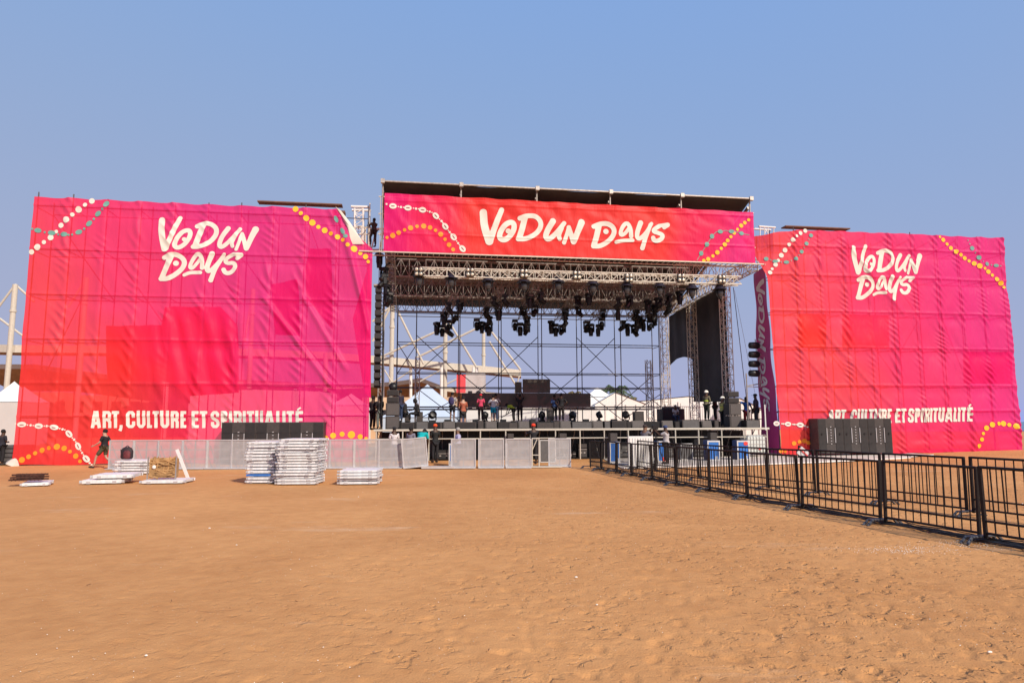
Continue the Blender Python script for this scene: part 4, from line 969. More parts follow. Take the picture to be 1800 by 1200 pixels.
# ---------------------------------------------------------------- planks and roof-top bits
for i,(x0,y0,x1,y1,t,lb) in enumerate([(454,357,602,361,.5,'thin dark plank laid along the top of the left scaffold'),(585,373,607,376,.7,'short brown plank end beside the torn banner corner'),(1377,399,1490,404,.7,'brown plank laid along the top of the right scaffold')]):
    a=sz(x0,y0,t);b=sz(x1,y1,t);c=(a+b)/2
    o=MB().box(c,((b-a).length,.5,.06 if i!=1 else .12),TH).build('scaffold_plank',M['plank']); tag(o,lb,'plank')
def lefttop():
    t=1.2; A=lambda x,y:sz(x,y,t)
    r=thing('tower_head','white lattice tower head with platform and rails between the left banner and the header','tower',A(636,440)); o=A(636,440)
    L=lambda x,y,dy=0:A(x,y)-o+V(-SN*dy,CT*dy,0)
    b=MB()
    for dy in (0,.6):
        b.tube(L(617,363,dy),L(651,364,dy),.07,6)
    for x in (623,638):
        for dy in(0,.5): b.tube(L(x,366,dy),L(x,440,dy),.04)
    for k in range(7):
        y0=367+k*10; b.tube(L(623,y0),L(638,y0+(10 if k%2 else 0)),.022,5); b.tube(L(638,y0),L(623,y0+10),.022,5); b.tube(L(623,y0),L(638,y0),.022,5)
    b.build('lattice_mast',M['white'],r)
    b=MB()
    for x in (616,624,636,642,648,651): b.tube(L(x,400),L(x,436),.04)
    for y in (400,412): b.tube(L(615,y),L(653,y),.04)
    b.tube(L(650,357),L(650,436),.035)
    b.build('platform_rails',M['alu'],r)
    b=MB(); b.tube(L(651,402),L(678,402),.05); b.tube(L(651,439),L(690,439),.05)
    for x0,x1 in ((653,661),(661,667),(667,675)): b.tube(L(x0,438),L(x1,404),.035) if x0!=661 else b.tube(L(x0,404),L(x1,404),.035)
    b.build('outrigger',M['alu'],r)
    t=1.0
    r=thing('tower_head','small white lattice tower head above the inner corner of the right banner','tower',A(1349,440)); o=A(1349,440)
    b=MB()
    for dy in(0,.5): b.tube(L(1334,398,dy),L(1363,400,dy),.06)
    for x in (1336,1344,1350,1360): b.tube(L(x,400),L(x,440),.03)
    b.tube(L(1344,402),L(1350,410),.02); b.tube(L(1350,402),L(1344,410),.02)
    b.build('lattice_mast',M['white'],r)
lefttop()
# ---------------------------------------------------------------- LED screen
def led(label,x0,x1,y0,y1,t):
    s0,z1=ST(x0,y0,t); s1,_=ST(x1,y0,t); _,z0=ST(x0,y1,t)
    r=sthing('led_screen',label,'screen',s0,t,z0); w_=s1-s0; h=z1-z0
    MB().box((w_/2,.06,h/2),(w_,.12,h)).build('panel_face',M['led'],r)
    b=MB(); n=max(1,int(w_/.5))
    for k in range(1,n): b.box((w_*k/n,-.002,h/2),(.006,.006,h))
    b.build('panel_seams',M['ledtop'],r)
    b=MB()
    b.box((w_/2,.09,-.04),(w_,.08,.06)); b.build('base_rail',M['gsteel'],r)
led('long low dark video screen strip across the back of the stage',812,1038,690.5,714,10.6)
led('square dark video screen block standing on the long strip',919,967,666,690,10.6)
led('narrow dark video screen panel left of the square block',905.5,917,671,690,10.7)
r=sthing('screen_beam','dark horizontal beam carrying the video screen strip','beam',ST(700,715,10.6)[0],10.7,ST(900,716,10.6)[1]-.12)
MB().tube((0,0,0),(17,0,0),.05).build('tube',M['dsteel'],r)
# rail + stairs at back right
r=sthing('guard_rail','thin grey guard rail along the rear right of the deck','railing',ST(1148,740,10)[0],10,1.89)
b=MB()
for k in range(36): b.tube((k*.14,0,0),(k*.14,0,1.0),.012,5)
b.tube((0,0,1.0),(5,0,1.0),.02); b.tube((0,0,.1),(5,0,.1),.02); b.build('bars',M['steel'],r)
r=sthing('guard_rail','thin grey guard rail at the far right end of the platform','railing',ST(1296,740,2.2)[0],2.2,1.5)
b=MB()
for k in range(9): b.tube((k*.22,0,0),(k*.22,0,1.0),.014,5)
b.tube((0,0,1.0),(1.8,0,1.0),.02); b.tube((0,0,.5),(1.8,0,.5),.02); b.build('bars',M['dsteel'],r)
# mic stands
for i,x in enumerate((908,934,1012,1040)):
    r=sthing('microphone_stand',ORD[i]+' thin dark microphone stand from the left on the deck','stand',ST(x,735,7.5)[0],7.5,1.89)
    b=MB(); b.tube((0,0,.05),(0,0,.75),.012,5); b.tube((0,0,.75),(.22,0,.95),.01,5)
    for a in range(3): b.tube((0,0,.1),(.22*math.cos(a*2.1),.22*math.sin(a*2.1),0),.01,5)
    b.build('stand_tubes',M['black'],r)
# ---------------------------------------------------------------- metal barricade panels
def mpanel(w_,h=1.18):
    r=thing('barricade_panel','x','barricade',(0,0,0),0,'upright perforated metal barricade panels before the stage')
    b=MB(); e=.045
    for x in(-w_/2+e/2,w_/2-e/2): b.box((x,0,h/2),(e,.05,h))
    for z in(.03,h-.02): b.box((0,0,z),(w_-2*e,.048,e))
    b.build('frame',M['pframe'],r)
    b=MB()
    for z in (h*.34,h*.66): b.box((0,.02,z),(w_-2*e,.03,.04))
    b.box((0,.022,h/2),(.04,.028,h-.1)); b.build('ribs',M['pframe'],r)
    MB().add([(-w_/2+e,-.002,.05),(w_/2-e,-.002,.05),(w_/2-e,-.002,h-.04),(-w_/2+e,-.002,h-.04)],[(0,1,2,3)]).build('perforated_sheet',M['panel'],r)
    MB().box((0,-.12,.02),(w_-.03,.30,.03)).build('foot_plate',M['pframe'],r)
    b=MB()
    for x in(-w_/2+.1,w_/2-.1): b.tube((x,.02,h*.8),(x,.75,.03),.02,5)
    b.box((0,.42,.02),(w_-.1,.8,.03)); b.build('rear_brace',M['pframe'],r)
    return r
pp=mpanel(1.02)
xs=[190+i*43.2 for i in range(13)]
first=True
for i in range(12):
    p=G((xs[i]+xs[i+1])/2,824); q0=P(xs[i],822,28.35);q1=P(xs[i+1],822,28.35)
    loc=V((q0.x+q1.x)/2,28.35+.02*math.sin(i*2),0); lab=ORD[i]+' perforated metal panel from the left in the unbroken barricade row'
    lw=(28.35*43.2/1200)/1.02/1.012
    if i==0: pp.location=loc; pp['label']=lab; pp.scale=(lw,1,1)
    else: dup(pp,loc,random.uniform(-.02,.02),lab,(lw,1,1))
tl=dup(pp,V(P(731,822,28.2).x,28.2,0),.1,'perforated metal barricade panel tipped to one side at the end of the row',(1.0,1,1)); tl.rotation_euler=(0,math.radians(-5.5),.12); tl.location.z=.05
for x0,x1,lab in ((793,836,'upright perforated metal panel standing alone left of the gap with the blue case'),(841,886,'upright perforated metal panel, middle one of the separate panels'),(889,934,'upright perforated metal panel beside the open braced frame'),(964,1004,'rightmost upright perforated metal panel with a dangling cable')):
    yy=28.2 if x0<950 else 28.9; a=P(x0,823,yy);b=P(x1,823,yy); dup(pp,V((a.x+b.x)/2,yy,0),random.uniform(-.02,.02),lab,((x1-x0)/43.2,1,1.0))
r=thing('braced_frame','open metal frame with diagonal brace standing between two upright panels','barricade',V(P(940,822,28.6).x,28.6,0))
b=MB()
for x in(-.1,.18): b.tube((x,0,0),(x,0,1.2),.025)
b.tube((-.1,0,1.18),(.18,0,1.18),.025); b.tube((-.1,0,.5),(.18,0,.5),.02); b.tube((-.1,0,.7),(.1,0,1.15),.02); b.build('frame_tubes',M['wpost'],r)
MB().box((.35,-.1,.03),(1.5,.5,.04)).build('foot_plate',M['wpost'],r)
# white stack panel at 1105-1148
r=thing('white_bundle','bundle of white ribbed panels standing on edge behind the black barriers','panel stack',P(1127,800,29.5).xy.to_3d())
MB().box((0,.1,.62),(1.05,.2,1.24),bev=.01).build('panels',M['white'],r)
b=MB()
for k in range(9): b.box((-.46+k*.115,-.008,.60),(.025,.03,1.12))
b.build('ribs',M['tentg'],r)
# pale bits left of it
o=MB().box(V(P(770,826,28.1).x,28.1,.05),(1.3,.5,.08),.03).build('floor_plate',M['pframe']); tag(o,'low pale floor plate lying in the gap of the barricade row','plate')
# ---------------------------------------------------------------- flat panel stacks
def flat(w_=1.9,d=1.15,h=.085,m='wstack'):
    r=thing('flat_barrier','x','barricade',(0,0,0),0,'')
    MB().box((0,-d/2+.02,h*.45),(w_-.16,.05,h*.72)).build('front_rail',M[m],r)
    b=MB()
    b.box((0,d/2-.02,h*.45),(w_-.1,.05,h*.72))
    for sx in(-1,1): b.box((sx*(w_/2-.09),0,h*.45),(.05,d-.08,h*.66))
    b.box((0,0,h*.78),(w_-.2,d-.1,.012)); b.build('frame',M[m],r)
    b=MB()
    for sx in(-1,1):
        b.tube((sx*(w_/2-.06),-d/2+.05,h*.35),(sx*(w_/2+.02),-d/2+.04,h*.35),.032,6); b.box((sx*(w_/2-.05),d*.2,h*.5),(.11,.10,h*.6))
        b.box((sx*(w_/2-.30),-d/2-.01,h*.3),(.13,.03,.05))
    b.build('brackets',M['pframe'],r)
    return r
fp={'a':flat(1.46,1.1,.085)}
def pile(x0,x1,yb,Y,n,h,group,lab,rot=0,jit=.05,wref=1.46,z0=0,pos='counted from the ground'):
    a=P(x0,yb,Y);b=P(x1,yb,Y); w_=abs(b.x-a.x); cx=(a.x+b.x)/2
    for k in range(n):
        loc=V(cx+random.uniform(-jit,jit)+ (k/n-.5)*.04,Y+.55+random.uniform(-jit,jit),z0+k*h+.01)
        o=dup(fp['a'],loc,rot+random.uniform(-.03,.03),f'{ORD[k]} flat metal barrier up in {lab}',(w_/wref,1,h/.088*.98))
        o['group']=group
pile(484,558,852,20.9,16,.0855,'flat barriers in the tall right stack','the tall right stack')
pile(431,484,848,21.4,13,.098,'flat barriers in the bluish left stack','the lower bluish stack beside the tall one')
pile(591,663,852,20.9,5,.085,'flat barriers in the small white pile','the small white pile right of the tall stack',.04,.10)
pile(198,262,826,25.6,5,.10,'flat barriers under the backpack','the pile under the dark red backpack',.05,.06)
pile(143,213,851,21.3,2,.15,'flat barriers in the low left pile','the low pile left of the wooden crate',.25,.15)
pile(242,318,851,21.3,1,.12,'','the single layer under the wooden crate',.12,.05)
pile(22,66,857,20.6,1,.11,'','the single layer under the rusty irons',.5,.05)
for o in [fp['a']]+list(fp['a'].children): bpy.data.objects.remove(o)
o=MB().box(V(P(462,833,21.2).x,20.83,.29),(.72,.03,.06)).build('blue_strip',M['blue']); tag(o,'blue strip of a barrier rail in the lower left stack','strip')
# leaning white bar
r=thing('leaning_bar','long white bar leaning beside the wooden bundle','bar',G(331,842))
MB().box((-.26,.1,.48),(.09,.06,1.08),0,Matrix.Rotation(math.radians(-24),3,'Y')).build('bar',M['white'],r)
# crate with reeds
r=thing('wood_bundle','upright tied bundle of weathered wood pieces on the flat metal sheet','wood bundle',V(P(283,840,21.6).x,21.6,.13),.05)
MB().box((0,.17,.33),(.80,.25,.62),bev=.04).build('core',M['wood'],r)
b=MB()
for k in range(46):
    x=random.uniform(-.38,.38); z=random.uniform(.05,.62); L=random.uniform(.15,.5); a=random.choice([0,0,.25,-.4,1.4]);
    x2=max(-.42,min(.42,x+L*math.cos(a))); z2=max(.02,min(.68,z+L*math.sin(a))); b.tube((x,.04,z),(x2,.03,z2),random.uniform(.012,.03),5)
b.build('sticks',M['wood'],r)
b=MB()
for k in range(16):
    x=random.uniform(-.36,.3); z=random.uniform(.04,.6); b.tube((x,.045,z),(x+random.uniform(.05,.25),.04,z+random.uniform(-.06,.06)),.012,4)
b.build('gap_shade_sticks',M['rust'],r)  # dark sticks stand for the shade between the wood pieces
b=MB()
for x in(-.43,.43): b.box((x,.02,.33),(.03,.04,.7))
b.build('frame',M['steel'],r); MB().ell((-.24,.02,.36),(.06,.03,.06)).build('tag_disc',M['white'],r)
# backpack
r=thing('backpack','dark red and black backpack lying on the pile of flat barriers at the left','backpack',V(P(223,800,25.9).x,25.9,.53))
MB().lathe([(.17,0),(.22,.06),(.22,.28),(.17,.40),(.08,.45)],(0,0,0),14,None,1.05,.6).build('body',M['bagd'],r,True)
MB().lathe([(.10,0),(.14,.04),(.14,.22),(.08,.30)],(.05,-.10,.02),12,None,1,.5).build('front_pocket',M['bag'],r,True)
b=MB(); b.tube((-.16,-.08,.1),(-.20,-.06,.36),.02); b.tube((-.1,0,.42),(0,0,.5),.015); b.tube((0,0,.5),(.1,0,.42),.015); b.build('straps',M['bagd'],r)
# rusty irons
r=thing('iron_bundle','heap of rusty brown iron bars lying across a metal sheet at the far left','iron bars',V(P(45,850,20.8).x,20.9,.14),.25)
for k in range(9):
    z=.04+(k//3)*.07; MB().box((random.uniform(-.06,.06),-.18+(k%3)*.18,z),(.86,.05,.045),random.uniform(-.1,.1)).build('bar',M['rust'],r)
b=MB()
for k in range(8): b.tube((-.35+k*.1,-.22,.02),(-.33+k*.1,.2,.2),.014,5)
b.build('ties',M['rust'],r)
# ---------------------------------------------------------------- black barriers
def barrier(n=12,L=2.02):
    r=thing('crowd_barrier','x','barrier',(0,0,0),0,'black crowd barriers')
    for x in(.045,L-.045): MB().box((x,0,.60),(.045,.045,1.08),bev=.008).build('post',M['bfence'],r)
    MB().tube((.055,0,1.12),(L-.055,0,1.12),.024,8).build('top_rail',M['bfence'],r)
    MB().tube((.055,0,.32),(L-.055,0,.32),.018,8).build('middle_rail',M['bfence'],r)
    MB().tube((.055,0,.14),(L-.055,0,.14),.02,8).build('bottom_rail',M['bfence'],r)
    for k in range(n-1):
        x=.03+(L-.06)*(k+1)/n; MB().tube((x,0,.15),(x,0,1.1),.0105,6).build('bar',M['bfence'],r)
    return r
def foot():
    b=MB(); 
    b.box((0,0,.10),(.13,.56,.03),bev=.01)
    for sy in(-1,1):
        for sx in (-.045,.045): b.tube((sx,sy*.26,.10),(sx*1.3,sy*.38,.0),.024,6)
    return b
bar0=barrier(); useb=[False]
footme=None
def row(pts,names):
    global footme
    for i,(a,b) in enumerate(zip(pts[:-1],pts[1:])):
        d=b-a; rz=math.atan2(d.y,d.x); L=d.length
        lab=names(i)
        if not useb[0]: bar0.location=a; bar0.rotation_euler.z=rz; bar0.scale=(L/2.05,1,1); bar0['label']=lab; useb[0]=True
        else: q_=dup(bar0,a,rz,lab,(L/2.05,1,1)); q_.rotation_euler=(random.uniform(-.035,.035),random.uniform(-.008,.008),rz+random.uniform(-.012,.012))
    for i,a in enumerate(pts):
        d=(pts[min(i+1,len(pts)-1)]-pts[max(0,i-1)]); rz=math.atan2(d.y,d.x)
        if footme is None: o=foot().build('barrier_foot',M['foot']); footme=o.data
        else: o=bpy.data.objects.new('barrier_foot',footme); COL.objects.link(o)
        o.location=a; o.rotation_euler.z=rz+random.uniform(-.05,.05)
        tag(o,names(i,True),'barrier foot','bridge feet under the black barriers')
def z0(v): return V(v.x,v.y,-.02)
front=[z0(G(*p)) for p in [(1037,822),(1057,826),(1083,830.5),(1110,835.5),(1146,843),(1189,852),(1247,863),(1314,876),(1408,894),(1552,920),(1727,951)]]
d=(front[-1]-front[-2]); d.normalize(); front.append(front[-1]+d*2.1+V(.15,0,0)); front.append(front[-1]+d*2.1)
front=front[::-1]
nf=len(front)
row(front,lambda i,f=False:('bridge foot' if f else 'black crowd barrier')+f', {ORD[i]} from the camera end of the front barrier row')
back=[z0(G(*p)) for p in [(1120,824),(1152,830.5),(1190,837),(1230,843.5),(1285,851),(1350,859.5),(1436,870),(1554,886),(1704,905)]]
d=(back[-1]-back[-2]).normalized(); back.append(back[-1]+d*2.1); back.append(back[-1]+d*2.1); back=back[::-1]
row(back,lambda i,f=False:('bridge foot' if f else 'black crowd barrier')+f', {ORD[i]} from the camera end of the rear barrier row')
cr=[z0(G(1118,822)),z0(G(1148,832))]
# cables along the front row
b=MB()
for k in range(9):
    pts=[]; off=random.uniform(-.42,.15); ph=random.random()*6
    for i in range(len(front)-1):
        a,c=front[i],front[i+1]
        dd=(c-a).normalized(); nn_=V(-dd.y,dd.x,0)
        for j in range(8):
            u=j/8; q=a.lerp(c,u)+nn_*(off+.08*math.sin(i*2.1+u*5+ph)+.05*math.sin(i*5+u*11+ph*2)); q.z=.012+.02*max(0,math.sin(u*9+ph+i)); pts.append(q)
    b.path(pts,.010,5)
o=b.build('cable_run',M['rubber']); tag(o,'black cables snaking along the sand under the front barrier row','cable')
# ---------------------------------------------------------------- people
SK={'d':(.075,.038,.022),'m':(.19,.10,.06),'l':(.46,.27,.19)}
SKM={k:mat('skin_'+n_,c,.55,0,.08,20) for (k,c),n_ in zip(SK.items(),('deep','brown','fair'))}
CM={}
def cm(c,bump=.3):
    k=tuple(c)
    if k not in CM: CM[k]=mat('garment_cloth',c,.85,0,.22,9,bump,18)
    return CM[k]
BLK=(.016,.015,.018); NAVY=(.03,.045,.10)
def base_pose():
    J=dict(pelvis=(0,0,.93),waist=(0,0,1.08),chest=(0,.0,1.27),nb=(0,-.01,1.41),neck=(0,0,1.48),h1=(0,.02,1.56),h2=(0,.015,1.64),nose=(0,.115,1.585))
    for s,x in(('L',-1),('R',1)):
        J.update({'sh'+s:(x*.165,0,1.385),'el'+s:(x*.235,-.02,1.12),'wr'+s:(x*.25,.07,.88),'pa'+s:(x*.25,.10,.81),'hi'+s:(x*.085,0,.90),'kn'+s:(x*.10,.02,.50),'an'+s:(x*.10,-.03,.09),'to'+s:(x*.115,.13,.035)})
    return J
RAD=dict(pelvis=.125,waist=.115,chest=.145,nb=.085,neck=.055,h1=.072,h2=.082,nose=.014,sh=.062,el=.042,wr=.028,pa=.033,hi=.088,kn=.058,an=.038,to=.034)
POSES={
 'stand':{},
 'hips':{'elL':(-.36,-.05,1.15),'wrL':(-.17,.04,1.0),'paL':(-.13,.08,.97),'elR':(.36,-.05,1.15),'wrR':(.17,.04,1.0),'paR':(.13,.08,.97)},
 'front':{'elL':(-.22,.04,1.12),'wrL':(-.10,.22,1.08),'paL':(-.05,.28,1.10),'elR':(.22,.04,1.12),'wrR':(.10,.22,1.10),'paR':(.04,.28,1.12)},
 'raise':{'elL':(-.27,.10,1.55),'wrL':(-.17,.15,1.78),'paL':(-.14,.16,1.86),'elR':(.27,.10,1.55),'wrR':(.17,.15,1.78),'paR':(.14,.16,1.86)},
 'reach':{'elL':(-.20,.22,1.30),'wrL':(-.12,.42,1.45),'paL':(-.09,.48,1.50),'elR':(.20,.22,1.30),'wrR':(.12,.42,1.45),'paR':(.09,.48,1.50)},
 'point':{'elL':(-.42,.0,1.44),'wrL':(-.64,.02,1.56),'paL':(-.72,.02,1.60),'elR':(.30,0,1.15),'wrR':(.38,.08,.95),'paR':(.40,.11,.88)},
 'walk':{'knL':(-.10,.28,.52),'anL':(-.10,.36,.10),'toL':(-.11,.53,.05),'knR':(.10,-.02,.50),'anR':(.10,-.36,.16),'toR':(.11,-.26,.035),'elR':(.23,-.16,1.15),'wrR':(.22,-.08,.90),'paR':(.21,-.05,.83),'elL':(-.22,.10,1.14),'wrL':(-.20,.34,1.00),'paL':(-.19,.41,.98),'hiR':(.09,-.02,.90)},
 'sit':{'pelvis':(0,-.05,.50),'waist':(0,-.05,.66),'chest':(0,.03,.86),'nb':(0,.06,1.0),'neck':(0,.09,1.07),'h1':(0,.13,1.14),'h2':(0,.14,1.22),'nose':(0,.23,1.16),'shL':(-.165,.05,.97),'shR':(.165,.05,.97),'elL':(-.22,.16,.74),'elR':(.22,.16,.74),'wrL':(-.12,.36,.66),'wrR':(.12,.36,.66),'paL':(-.07,.42,.66),'paR':(.07,.42,.66),'hiL':(-.09,0,.48),'hiR':(.09,0,.48),'knL':(-.12,.42,.50),'knR':(.12,.42,.50),'anL':(-.12,.40,.09),'anR':(.12,.40,.09),'toL':(-.13,.56,.035),'toR':(.13,.56,.035)},
 'bend':{'waist':(0,.08,1.03),'chest':(0,.24,1.15),'nb':(0,.36,1.22),'neck':(0,.42,1.24),'h1':(0,.50,1.24),'h2':(0,.57,1.27),'nose':(0,.56,1.15),'shL':(-.165,.34,1.19),'shR':(.165,.34,1.19),'elL':(-.2,.40,.94),'elR':(.2,.40,.94),'wrL':(-.15,.50,.72),'wrR':(.15,.50,.72),'paL':(-.14,.53,.65),'paR':(.14,.53,.65)},
 'climb':{'knL':(-.12,.22,.62),'anL':(-.11,.14,.22),'toL':(-.12,.30,.18),'elR':(.25,.18,1.30),'wrR':(.20,.36,1.45),'paR':(.18,.42,1.52),'elL':(-.25,.16,1.25),'wrL':(-.2,.38,1.3),'paL':(-.18,.45,1.34)}}
def skin(name,V_,E_,root,m,parent,lv=1):
    ks=list(V_); me=bpy.data.meshes.new(name); me.from_pydata([V_[k][0] for k in ks],[(ks.index(a),ks.index(b)) for a,b in E_],[])
    me.materials.append(m); o=bpy.data.objects.new(name,me); COL.objects.link(o); o.parent=parent
    md=o.modifiers.new('skin','SKIN'); md.use_smooth_shade=True
    if not me.skin_vertices: 
        bm=bmesh.new(); bm.from_mesh(me); bm.verts.layers.skin.verify(); bm.to_mesh(me); bm.free()
    for i,k in enumerate(ks):
        r=V_[k][1]; sv=me.skin_vertices[0].data[i]; sv.radius=(r,r) if not isinstance(r,tuple) else r; sv.use_root=(k==root)
    s=o.modifiers.new('subsurf','SUBSURF'); s.levels=lv; s.render_levels=lv
    return o
pn=[0]
def person(label,loc,face,pose='stand',sk='d',shirt=BLK,legs=BLK,short=False,hair='short',hatc=None,h=1.72,sleeve=.55,vest=None,beard=False,backpack=None,long=False):
    J=base_pose(); J.update(POSES[pose]); J={k:Vector(v) for k,v in J.items()}
    r=thing('person',label,'person',loc,face,None); r.scale=(h/1.72,)*3
    g=lambda k:RAD.get(k,RAD.get(k[:2]))
    Vb={k:(J[k],g(k)) for k in J}
    E_=[('pelvis','waist'),('waist','chest'),('chest','nb'),('nb','neck'),('neck','h1'),('h1','h2'),('h1','nose')]
    up=(J['h2']-J['h1']).normalized(); fw=(J['nose']-J['h1']); fw=(fw-up*fw.dot(up)).normalized(); sd_=fw.cross(up)
    for s,x in(('L',-1),('R',1)):
        E_+=[('nb','sh'+s),('sh'+s,'el'+s),('el'+s,'wr'+s),('wr'+s,'pa'+s),('pelvis','hi'+s),('hi'+s,'kn'+s),('kn'+s,'an'+s),('an'+s,'to'+s)]
        dv=(J['pa'+s]-J['wr'+s]).normalized(); lat=dv.cross(V(x,0,.2)).normalized() if abs(dv.x)<.9 else V(0,1,0); out=dv.cross(lat).normalized()
        for i in range(4):
            Vb[f'f{s}{i}']=(J['pa'+s]+dv*(.05+.012*(1.5-abs(i-1.5)))+lat*(i-1.5)*.019,.009); E_.append(('pa'+s,f'f{s}{i}'))
            Vb[f'g{s}{i}']=(J['pa'+s]+dv*(.082+.012*(1.5-abs(i-1.5)))+lat*(i-1.5)*.018+out*.012,.008); E_.append((f'f{s}{i}',f'g{s}{i}'))
        Vb['t'+s]=(J['pa'+s]+dv*.012+lat*.055,.010); E_.append(('pa'+s,'t'+s))
        Vb['ear'+s]=(J['h1']+up*.035+sd_*x*.085,.014); E_.append(('h1','ear'+s))
    skin('body',Vb,E_,'pelvis',SKM[sk],r)
    # shirt
    def mid(a,b,u): return J[a].lerp(J[b],u)
    Vs={'a':(J['pelvis']+(J['waist']-J['pelvis'])*.15,.150),'w':(J['waist'],.142),'c':(J['chest'],.168),'n':(mid('nb','neck',.05),.092)}; Es=[('a','w'),('w','c'),('c','n')]
    for s in 'LR':
        Vs['s'+s]=(J['sh'+s],.078); Vs['e'+s]=(mid('sh'+s,'el'+s,min(1,sleeve+.3)),.062); Es+=[('n','s'+s),('s'+s,'e'+s)]
        if long: Vs['e'+s]=(J['el'+s],.058); Vs['q'+s]=(mid('el'+s,'wr'+s,.9),.042); Es+=[('e'+s,'q'+s)]
    skin('shirt',Vs,Es,'w',cm(shirt),r)
    Vt={'p':(J['pelvis']+V(0,0,.03),.148)}; Et=[]
    for s in 'LR':
        Vt['h'+s]=(J['hi'+s],.108); Et.append(('p','h'+s))
        if short: Vt['k'+s]=(mid('hi'+s,'kn'+s,.88),.090); Et+=[('h'+s,'k'+s)]
        else: Vt['k'+s]=(J['kn'+s],.078); Vt['a'+s]=(mid('kn'+s,'an'+s,.93),.062); Et+=[('h'+s,'k'+s),('k'+s,'a'+s)]
    skin('shorts' if short else 'trousers',Vt,Et,'p',cm(legs),r)
    b=MB()
    for s in 'LR':
        dv=(J['to'+s]-J['an'+s]); c=(J['to'+s]+J['an'+s])/2; c.z=min(J['to'+s].z,J['an'+s].z)+.012
        b.ell((J['an'+s].x,(J['an'+s].y+J['to'+s].y)/2+.01,min(J['to'+s].z,J['an'+s].z)+.012),(.052,.15,.05),10,6)
    b.build('shoes',cm((.03,.028,.028)) if sk!='x' else cm(BLK),r,True)
    # hair or hat
    C=J['h2']+up*.0; Rm=Matrix((sd_,fw,up)).transposed()
    hc={'d':(.012,.010,.010),'grey':(.32,.30,.28)}
    b=MB()
    if hair in('short','grey','hood'):
        pr=[(.094,-.05),(.100,.0),(.094,.045),(.070,.083),(.03,.104),(.002,.108)]
        if hair=='hood': pr=[(.10,-.14)]+[(a*1.12,z*1.1) for a,z in pr]
        b.lathe(pr,C-fw*.014,12,Rm,.92,1.06); b.build('hood' if hair=='hood' else 'hair',cm((.30,.28,.26)) if hair=='grey' else cm((.012,.010,.010)),r,True)
    elif hair=='helmet':
        b.lathe([(.135,-.02),(.128,.0),(.118,.05),(.09,.09),(.04,.118),(.002,.122)],C+up*.012,14,Rm,.92,1.1); b.build('helmet',cm((.80,.76,.68),0),r,True)
    else:
        b.lathe([(.096,-.02),(.100,.02),(.088,.065),(.05,.095),(.002,.102)],C,12,Rm,.95,1.06)
        if hair=='cap': b.box(C+fw*.135+up*.005,(.13,.11,.012),0,Rm)
        b.build('cap',cm(hatc or BLK),r,True)
    if beard:
        b=MB(); b.lathe([(.03,-.075),(.062,-.05),(.072,-.01),(.066,.02)],J['h1']+fw*.03-up*.02,10,Rm,.85,1.0); b.build('beard',cm((.02,.012,.010)),r,True)
    if vest:
        Vv={'a':(J['waist']-V(0,0,.04),.165),'c':(J['chest'],.192)}; skin('vest',Vv,[('a','c')],'c',cm(vest),r)
    if backpack:
        bb=MB(); c=(J['waist']+J['chest'])/2+V(0,-.23,.05); bb.lathe([(.10,-.22),(.15,-.17),(.155,.08),(.11,.2),(.03,.23)],c,12,None,1,.62); bb.build('backpack',cm(backpack),r,True)
    return r
def pl(x,t,z,y=740): return W(ST(x,y,t)[0],t,z)
FA=TH            # facing away from the camera (towards the back of the stage)
DK=1.89; PF=1.5
person('man in black t-shirt and olive shorts walking left in front of the left banner',G(181,822)+V(0,0,-.01),math.pi/2,'walk','l',BLK,(.085,.075,.040),True,'short',h=1.62,beard=True)
person('person with small backpack and black shorts standing left of the man in flowered shirt',pl(795,6,DK),FA-.3,'front','m',(.38,.34,.34),BLK,True,'short',backpack=(.05,.04,.12))
person('man in a flowered orange shirt and black shorts near the platform edge',pl(814,1.9,PF),FA+.2,'front','l',(.36,.10,.055),(.03,.027,.025),True,'short')
person('person in pink shirt and red cap with hands behind, standing on the deck',pl(845,8,DK),FA,'stand','d',(.62,.06,.13),(.035,.018,.02),False,'cap2',(.65,.03,.04))
person('man in white t-shirt and turquoise shorts with hands on hips',pl(867,7.2,DK),FA,'hips','l',(.70,.66,.68),(.015,.38,.52),True,'short',h=1.62)
person('man in pale grey shirt half hidden behind the one in turquoise shorts',pl(871,9,DK),FA+.4,'hips','m',(.42,.38,.38),NAVY,False,'short',h=1.8)
person('worker in a yellow-green vest bending over beside the screen installer',pl(903,9.4,DK),FA+1.0,'bend','d',(.35,.55,.05),BLK,False,'short',h=1.5,vest=(.42,.62,.05))
person('worker in black lifting a panel overhead at the video screen',pl(914,10.0,DK),FA,'raise','d',BLK,BLK,False,'short',h=1.8)
person('man in a blue t-shirt standing beside a man in black on the deck',pl(975,8.8,DK),FA+.2,'front','d',(.07,.13,.30),BLK,False,'short')
person('man in black leaning beside the man in the blue t-shirt',pl(987,8.4,DK),FA-.3,'hips','d',BLK,(.03,.02,.02),False,'short',h=1.8)
person('grey-haired person in white shirt sitting before the black riser',pl(1187,7.6,DK-.1),math.pi+TH,'sit','m',(.60,.60,.62),NAVY,False,'grey',h=1.5)
person('worker in white hard hat with olive sleeves and green-yellow vest',pl(1243,3.1,DK),FA-1.0,'front','d',(.16,.14,.09),(.03,.035,.025),False,'helmet',long=True,vest=(.60,.78,.08))
person('worker in dark red shirt between the two hard-hat workers',pl(1258,6.2,DK),FA+1.5,'front','d',(.09,.02,.03),BLK,False,'short')
person('worker in white hard hat and full yellow vest beside the right speaker stack',pl(1271,2.0,PF),FA-1.3,'front','m',(.50,.48,.16),BLK,False,'helmet',vest=(.75,.68,.10))
person('man in blue t-shirt and red trousers stretching an arm to the speaker stack',pl(1313,1.9,PF),FA,'point','d',(.015,.10,.38),(.20,.03,.03),False,'short')
